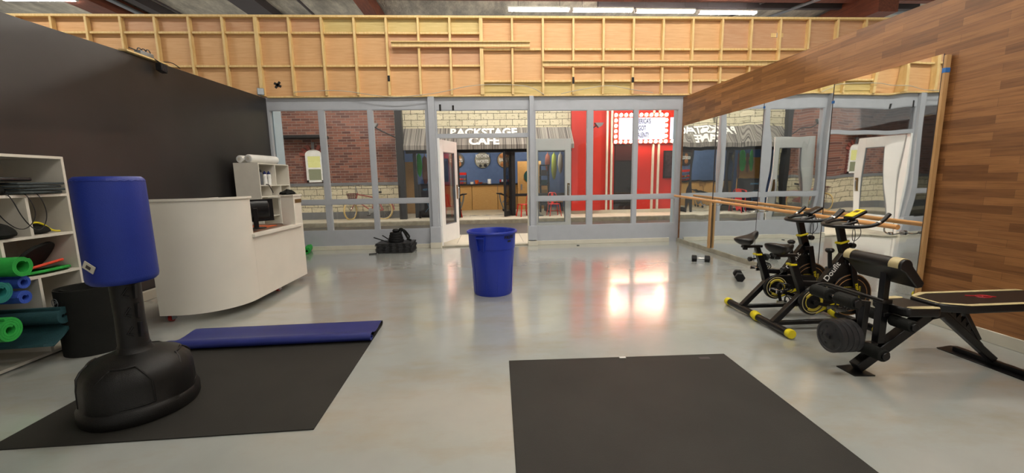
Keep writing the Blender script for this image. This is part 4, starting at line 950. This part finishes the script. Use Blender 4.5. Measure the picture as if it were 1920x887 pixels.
for (a, b, lb) in (((-2.02, 7.98, .215), (-2.30, 8.0, .31), 'black foam handle sticking up left of the weights, front one'), ((-1.98, 8.10, .215), (-2.17, 8.15, .33), 'black foam handle sticking up left of the weights, rear one'), ((-2.22, 7.86, .012), (-2.36, 7.82, .012), 'short black rod on the floor at the foam stack')):
    tag(MB().cyl(a, b, .011, n=8).build('grip_rod', m_rub), lb, 'rod')
tag(MB().cyl((1.84, 8.25, 0), (1.84, 8.25, .01), .03, n=10).build('floor_plug', m_blk), 'small black plug on the floor before the right glass front', 'plug')

# ================================================================== DUMBBELLS
def dumbbell(loc, rz, lb, s=1):
    t = thing('hex_dumbbell', lb, 'dumbbell', loc, rz, 'hex dumbbells')
    for sd in (-1, 1):
        m = MB(); R6 = .058*s
        P6 = [(R6*math.cos(PI/6+k*PI/3), R6*math.cos(PI/6)+R6*math.sin(PI/6+k*PI/3)) for k in range(6)]
        P6 = [(R6*math.cos(k*PI/3), R6*.866+R6*math.sin(k*PI/3)) for k in range(6)]
        m.prism(P6, sd*.06*s, sd*.135*s, 'x'); m.build('hex_head', m_rub, t, bevel=.008)
    z = .058*.866*s
    MB().tube([(-.062*s, 0, z), (-.03*s, 0, z), (0, 0, z), (.03*s, 0, z), (.062*s, 0, z)], [.012*s, .015*s, .017*s, .015*s, .012*s], 12).build('handle', m_chrome, t)
dumbbell((3.47, 6.35, 0), math.radians(-22), 'hex dumbbell with chrome handle lying by the far mirrors', 1.0)
dumbbell((3.36, 5.15, 0), math.radians(64), 'hex dumbbell seen end on, nearer to the bikes', 1.08)

# ================================================================== SPIN BIKES
def spin_bike(loc, lb, console_yellow, crank, saddle_tilt, rz=0, sz=.775):
    t = thing('spin_bike', lb, 'exercise bike', loc, rz, 'black and yellow spin bikes')
    for x, nm in ((0, 'rear_stabiliser'), (.80, 'front_stabiliser')):
        o = MB().cyl((x, -.215, .045), (x, .215, .045), .032, n=20).build(nm, m_blk2, t)
        for s in (-1, 1): MB().cyl((x, s*.195, .045), (x, s*.243, .045), .040, n=20).build('end_cap', m_yel, o, bevel=.005)
    fr_ = MB()
    fr_.beam((.02, 0, .06), (.80, 0, .06), .045, .035)
    fr_.beam((.0, 0, .06), (.27, 0, .34), .05, .05)
    fr_.beam((.285, 0, .26), (.145, 0, .62), .045, .06)
    fr_.beam((.21, 0, .43), (.50, 0, .41), .04, .045)
    fr_.beam((.40, 0, .38), (.64, 0, .72), .05, .06)
    fr_.beam((.66, 0, .60), (.585, 0, .80), .05, .075)
    fr_.beam((.30, 0, .28), (.44, 0, .42), .05, .07)
    fr_.build('frame', m_blk2, t, bevel=.006)
    fk = MB()
    for s in (-1, 1): fk.beam((.655, s*.045, .68), (.78, s*.05, .09), .016, .05)
    fk.box(.6, .68, -.05, .05, .64, .68); fk.build('fork', m_blk2, t, bevel=.004)
    text('lettering', 'INDOOR BIKE', .034, m_yel, t, frame((.735, -.059, .32), (-.13, 0, .56), (-1, 0, -.2)), .001, 0)
    text('lettering', 'Doufit', .075, m_wh, t, frame((.50, -.027, .53), (.24, 0, .34), (-.34, 0, .24)), .001, .001)
    MB().prism([(.46, .40), (.63, .64), (.66, .60), (.72, .50), (.60, .46)], -.018, .018, 'y').build('belt_shroud', m_pst, t, bevel=.004)
    # flywheel
    cx, cz = .70, .31
    w_ = MB().cyl((cx, -.028, cz), (cx, .028, cz), .195, n=48).build('flywheel', m_blk2, t, bevel=.004)
    for r, mm in ((.188, m_gold), (.15, m_gold)):
        MB().tube([(cx+r*math.cos(2*PI*i/48), -.029, cz+r*math.sin(2*PI*i/48)) for i in range(48)], .0035, 5, True).build('rim_line', mm, w_)
    g = MB()
    for k in range(-4, 5):
        g.box(cx-.085+.0, cx+.085, -.031, -.0285, cz+.03+k*.011-.0016, cz+.03+k*.011+.0016); g.box(cx+k*.018-.002, cx+k*.018+.002, -.031, -.0285, cz-.02, cz+.08)
    g.build('yellow_grid', m_yeld, w_, smooth=False)
    # chain cover
    c0, c1 = Vector((.30, 0, .275)), Vector((.66, 0, .325)); r0, r1 = .122, .062; m = MB(); pts = []
    for i in range(17): a = PI/2+.08+PI*i/16; pts.append((c0.x+r0*math.cos(a), c0.z+r0*math.sin(a)))
    for i in range(9): a = -PI/2+.08+PI*i/8; pts.append((c1.x+r1*math.cos(a), c1.z+r1*math.sin(a)))
    m.prism(pts, -.085, -.05, 'y'); cc = m.build('chain_cover', m_blk2, t, bevel=.006)
    def ringband(ra, rb, a0, a1, y, nm, mm):
        b = MB(); k = 40; v = []
        for i in range(k+1):
            a = a0+(a1-a0)*i/k
            for r in (ra, rb): v.append((c0.x+r*math.cos(a), y, c0.z+r*math.sin(a)))
        b.add(v, [(2*i, 2*i+1, 2*i+3, 2*i+2) for i in range(k)])
        o_ = b.build(nm, mm, cc); s_ = o_.modifiers.new('s', 'SOLIDIFY'); s_.thickness = .002; s_.offset = 0
    ringband(.098, .106, .2, 5.9, -.0865, 'cream_ring', m_crm)
    ringband(.062, .088, -2.2, 2.6, -.0865, 'yellow_ring', m_yeld); ringband(.068, .076, 2.6, 4.1, -.0865, 'yellow_ring', m_yeld)
    MB().prism([(.33, .165), (.42, .205), (.56, .245), (.56, .275), (.40, .23)], -.0875, -.085, 'y').build('yellow_swoosh', m_yel, cc, smooth=False)
    # cranks + pedals
    for s in (-1, 1):
        a = crank if s < 0 else crank+PI
        yy = s*.105; e = Vector((c0.x+.15*math.cos(a), yy, c0.z+.15*math.sin(a)))
        ck = MB().cyl((c0.x, s*.05, c0.z), (c0.x, s*.115, c0.z), .022, n=16).beam((c0.x, yy, c0.z), e, .014, .028).build('crank', m_blk2, t, bevel=.002)
        pd = MB(); py = yy+s*.06
        for dx in (-.045, .0, .045): pd.beam((e.x+dx, py-.05, e.z), (e.x+dx, py+.05, e.z), .018, .032)
        for dy in (-.045, .045): pd.beam((e.x-.05, py+dy, e.z), (e.x+.05, py+dy, e.z), .012, .032)
        pd.cyl((e.x, yy, e.z), (e.x, py+.05, e.z), .01, n=10); p_ = pd.build('pedal', m_chrome, ck, smooth=False)
        cg = MB()
        for dy in (-.04, 0, .04): cg.tube(smoothpts([(e.x+.05, py+dy, e.z-.01), (e.x+.13, py+dy*.7, e.z-.0), (e.x+.12, py+dy*.6, e.z+.055), (e.x+.03, py+dy*.8, e.z+.07)], 2), .005, 6)
        cg.tube(smoothpts([(e.x+.03, py-.045, e.z+.0), (e.x+.02, py-.03, e.z+.07), (e.x+.02, py+.03, e.z+.07), (e.x+.03, py+.045, e.z)], 2), .007, 6)
        cg.build('toe_cage', m_blk2, p_)
    # seat
    MB().box(.105, .165, -.033, .033, .595, .613).build('seat_collar', m_yel, t, bevel=.004)
    MB().beam((.15, 0, .61), (.125, 0, .68), .035, .045).build('seat_post', m_blk2, t, bevel=.003)
    MB().box(-.03, .17, -.025, .025, .675, .70).build('seat_slider', m_blk2, t, bevel=.004)
    kn = MB(); kn.cyl((.12, 0, .56), (.06, -.0, .555), .01, n=8); kn.cyl((.075, 0, .557), (.045, 0, .553), .024, n=8); kn.build('adjust_knob', m_blk2, t, bevel=.004)
    kn = MB(); kn.cyl((.0, 0, .675), (.0, 0, .655), .025, n=8); kn.build('slider_knob', m_blk2, t, bevel=.004)
    # saddle: outline in x (length) with half width
    secs = [(-.13, .045, .012), (-.115, .085, .035), (-.08, .105, .05), (-.03, .085, .055), (.03, .045, .05), (.08, .03, .045), (.12, .026, .042), (.135, .012, .02)]
    m = MB(); v = []; ns = 14
    for x, hw, th in secs:
        for j in range(ns):
            a = 2*PI*j/ns; zz = math.sin(a); v.append((x, hw*math.cos(a), (th*.6*zz if zz > 0 else th*1.35*zz)+.02*(x/.13)**2))
    f = [(i*ns+j, i*ns+(j+1) % ns, (i+1)*ns+(j+1) % ns, (i+1)*ns+j) for i in range(len(secs)-1) for j in range(ns)]+[tuple(range(ns))[::-1], tuple(range((len(secs)-1)*ns, len(secs)*ns))]
    m.add(v, f); sd = m.build('saddle', m_pad, t); sd.location = (.03, 0, sz); sd.rotation_euler = saddle_tilt
    sb = sd.modifiers.new('s', 'SUBSURF'); sb.levels = 1; sb.render_levels = 2
    MB().cyl((.03, 0, .70), (.03, 0, .76), .018, n=10).build('saddle_clamp', m_blk2, t)
    # handlebar post and bars
    MB().beam((.60, 0, .78), (.555, 0, .93), .04, .06).build('handlebar_post', m_blk2, t, bevel=.005)
    MB().obox((.592, 0, .795), (.09, .062, .018), Matrix.Rotation(-.25, 3, 'Y')).build('post_collar', m_yel, t, bevel=.004)
    kn = MB(); kn.cyl((.63, 0, .77), (.69, 0, .76), .01, n=8); kn.cyl((.67, 0, .764), (.71, 0, .757), .026, n=8); kn.build('post_knob', m_blk2, t, bevel=.004)
    hb = MB(); hb.tube(smoothpts([(.78, -.22, 1.06), (.72, -.225, 1.0), (.66, -.22, .965), (.56, -.19, .95), (.47, -.09, .945), (.455, 0, .945), (.47, .09, .945), (.56, .19, .95), (.66, .22, .965), (.72, .225, 1.0), (.78, .22, 1.06)], 2), .016, 10)
    hb.tube(smoothpts([(.50, -.08, .955), (.62, -.11, .985), (.68, 0, .99), (.62, .11, .985), (.50, .08, .955)], 2), .012, 8); hb.build('handlebar', m_blk2, t)
    MB().box(.50, .62, -.07, .07, .935, .955).build('bar_plate', m_blk2, t, bevel=.006)
    for s in (-1, 1): MB().cyl((.685, s*.222, .982), (.70, s*.223, .992), .0175, n=12).build('grip_sensor', m_chrome, t)
    cm = Matrix.Rotation(-.45, 3, 'Y')
    MB().obox((.69, 0, 1.035), (.15, .10, .03), cm).build('console', m_blk2, t, bevel=.012)
    if console_yellow:
        MB().obox((.683, 0, 1.052), (.135, .085, .012), cm).build('console_face', m_yel, t, bevel=.01)
        MB().obox((.70, 0, 1.0665), (.035, .045, .002), cm).build('console_screen', m_brass, t, smooth=False)
    MB().tube([(.62, 0, .95), (.66, 0, 1.01)], .014, 8).build('console_bracket', m_blk2, t)
    # resistance knob
    rk_ = MB(); rk_.cyl((.50, 0, .56), (.485, 0, .70), .016, n=12); rb = rk_.build('resistance_stem', m_blk2, t)
    MB().lathe([(.012, 0), (.032, .015), (.036, .03), (.03, .042), (0, .046)], (.483, 0, .695), 16).build('resistance_knob', m_blk2, t)
    MB().lathe([(.02, 0), (.02, .004), (0, .006)], (.483, 0, .741), 16).build('knob_cap', m_chrome, t)
    MB().tube(smoothpts([(.68, -.03, 1.0), (.66, -.12, .88), (.60, -.10, .80), (.63, -.05, .86), (.66, -.03, .96)], 3), .003, 5).build('cable', m_blk, t)
    MB().tube(smoothpts([(.66, .0, 1.0), (.70, -.02, .86), (.66, -.03, .74)], 3), .003, 5).build('cable', m_blk, t)
    return t
spin_bike((2.555, 3.385, 0), 'black and yellow spin bike nearest the weight bench, with yellow console', True, math.radians(-15), (0, .1, .25), sz=.76)
spin_bike((2.575, 3.875, 0), 'black and yellow spin bike farther from the camera, dark console', False, math.radians(-75), (0, -.25, .35))

# ================================================================== WEIGHT BENCH
wb_ = thing('weight_bench', 'black weight bench with cream piping, preacher pad and leg rollers', 'weight bench', (2.56, 2.57, 0))
m = MB(); m.prism([(-.05, -.075), (.09, -.085), (.09, .085), (-.05, .075)], 0, .008, 'z'); m.build('front_foot', m_blk2, wb_, smooth=False)
m = MB(); m.beam((.02, 0, .03), (.53, 0, .42), .07, .07); m.beam((.50, 0, .405), (.62, 0, .425), .07, .07); m.beam((.60, 0, .425), (1.07, 0, .04), .045, .05); m.build('main_frame', m_blk2, wb_, bevel=.006)
m = MB(); m.prism([(.60, .46)]+[(x, z) for k in range(6) for x, z in ((.645+k*.042, .44-k*.034), (.672+k*.042, .478-k*.034), (.685+k*.042, .405-k*.034))]+[(.97, .16), (.62, .40)], -.012, .012, 'y'); m.build('ladder_plate', m_blk2, wb_, smooth=False)
m = MB(); m.beam((.76, .0, .46), (.93, .0, .20), .035, .03); m.build('backrest_prop', m_blk2, wb_, bevel=.004)
m = MB(); m.beam((1.07, -.42, .025), (1.07, .24, .025), .04, .035, side=(1, 0, 0)); m.prism([(.99, -.45), (1.15, -.45), (1.15, .33), (.99, .30)], 0, .008, 'z'); m.build('rear_foot', m_blk2, wb_, bevel=.004)
MB().beam((.17, 0, .17), (.17, 0, .50), .05, .055).build('post', m_blk2, wb_, bevel=.004)
MB().beam((.17, 0, .48), (.17, 0, .77), .042, .045).build('preacher_post', m_blk2, wb_, bevel=.004)
MB().box(.13, .21, -.035, .035, .50, .53).build('post_collar', m_blk2, wb_, bevel=.004)
# preacher pad
prof = []
for i in range(11): a = PI*1.15-PI*1.15*i/10; prof.append((.118+.045*math.cos(a), .80+.045*math.sin(a)))
poly = prof+[(.255, .685), (.245, .655), (.21, .65), (.115, .755)]
def prep(y0, y1, g=0):
    cx_ = sum(p[0] for p in poly)/len(poly); cz_ = sum(p[1] for p in poly)/len(poly)
    m = MB(); m.prism([(cx_+(p[0]-cx_)*(1+g), cz_+(p[1]-cz_)*(1+g)) for p in poly], y0, y1, 'y'); return m
pp = prep(-.18, .245).build('preacher_pad', m_pad, wb_, bevel=.006)
def band(y0, y1):
    m = MB(); ar = [(.118+.047*math.cos(a/10*PI*1.15-.15), .80+.047*math.sin(a/10*PI*1.15-.15)) for a in range(11)]; m.strip(ar, .004, y0, y1, 'y'); m.build('cream_band', m_crm, pp)
band(-.165, -.10); band(.19, .24)
# seat and backrest pads
def padp(name, pts, z0, z1):
    o_ = MB(); o_.prism(pts, z0, z1, 'z'); p_ = o_.build(name, m_pad, wb_, bevel=.014, seg=3)
    cx_ = sum(p[0] for p in pts)/len(pts); cy_ = sum(p[1] for p in pts)/len(pts)
    return p_
sp_ = padp('seat_pad', [(.21, -.10), (.23, -.13), (.42, -.155), (.46, -.13), (.46, .13), (.42, .155), (.23, .13), (.21, .10)], .435, .495)
for s in (-1, 1): MB().prism([(.235, s*.105), (.25, s*.132), (.425, s*.152), (.45, s*.125), (.43, s*.10), (.26, s*.09)], .4952, .4985, 'z').build('cream_side', m_crm, sp_, bevel=.001)
bp_ = padp('backrest_pad', [(.475, -.09), (.50, -.11), (.62, -.165), (1.40, -.16), (1.44, -.12), (1.44, .12), (1.40, .16), (.62, .165), (.50, .11), (.475, .09)], .455, .512)
for s in (-1, 1): MB().prism([(.485, s*.085), (.51, s*.112), (.625, s*.166), (1.39, s*.161), (1.41, s*.13), (.64, s*.132), (.52, s*.085)], .5122, .5155, 'z').build('cream_side', m_crm, bp_, bevel=.001)
MB().box(.481, .497, -.088, .088, .5122, .5155).build('cream_end', m_crm, bp_, smooth=False)
lg = MB(); lg.tube([(.95+.05*math.cos(i/12*2*PI), .02+.03*math.sin(i/12*2*PI), .514) for i in range(12)], .004, 4, True)
lg.tube([(.85, .05, .514), (.93, .03, .514), (1.02, .0, .514)], .006, 4); lg.tube([(.92, .0, .514), (.97, .04, .514), (1.0, .0, .514)], .004, 4); lg.build('red_logo', M_('red_print', 'a3242a', .5), bp_)
# seat frame
MB().box(.16, .62, -.03, .03, .405, .435).build('seat_rail', m_blk2, wb_, bevel=.004)
# leg developer
m = MB(); m.beam((.045, 0, .52), (.03, 0, .15), .04, .045); m.beam((.04, 0, .50), (-.19, 0, .555), .035, .04); m.beam((.04, 0, .19), (.22, 0, .19), .05, .05); m.build('lever_arm', m_blk2, wb_, bevel=.004)
def roller(x, z, r=.043, half=.175):
    rod = MB().cyl((x, -half-.012, z), (x, half+.012, z), .012, n=12).build('roller_rod', m_chrome, wb_)
    for s in (-1, 1):
        MB().cyl((x, s*.03, z), (x, s*half, z), r, n=24).build('foam_roller', m_blkf, rod, bevel=.008)
        MB().cyl((x, s*half, z), (x, s*(half+.014), z), r*.62, n=20).build('end_cap', m_blk2, rod, bevel=.003)
roller(.225, .385, .04); roller(.045, .19); roller(-.19, .56)
MB().tube(smoothpts([(-.02, -.19, .575), (-.02, .22, .575), (-.03, .29, .57), (-.07, .32, .54), (-.13, .31, .51)], 2), .013, 10).build('curl_bar', m_blk2, wb_)
MB().cyl((.03, 0, .27), (-.21, 0, .27), .014, n=12).build('weight_peg', m_chrome, wb_)
for k, (x, r) in enumerate(((-.178, .113), (-.139, .113), (-.100, .113), (-.061, .113))):
    o_ = thing('weight_plate', ['outermost black weight plate with bolt holes on the bench peg', 'second black weight plate on the bench peg', 'third black weight plate on the bench peg', 'innermost black weight plate on the bench peg'][k], 'weight plate', (2.56+x, 2.57, .27), 0, 'weight plates on the bench')
    m = MB(); m.lathe([(.015, -.019), (.05, -.019), (.055, -.015), (r-.02, -.015), (r-.016, -.019), (r-.003, -.0185), (r, -.016), (r, .0165), (r-.002, .019), (.015, .019)], n=44, R=Matrix.Rotation(PI/2, 3, 'Y')); m.build('plate_disc', m_plate, o_)
    if k == 0:
        for j in range(6): a = 2*PI*j/6; MB().cyl((-.0175, .07*math.cos(a), .07*math.sin(a)), (-.012, .07*math.cos(a), .07*math.sin(a)), .0095, n=12).build('bolt_hole', m_blk, o_)
        MB().lathe([(.0, 0), (.024, 0), (.024, .012), (0, .014)], (-.03, 0, 0), 6, R=Matrix.Rotation(-PI/2, 3, 'Y')).build('star_collar', m_blk, o_, smooth=False)
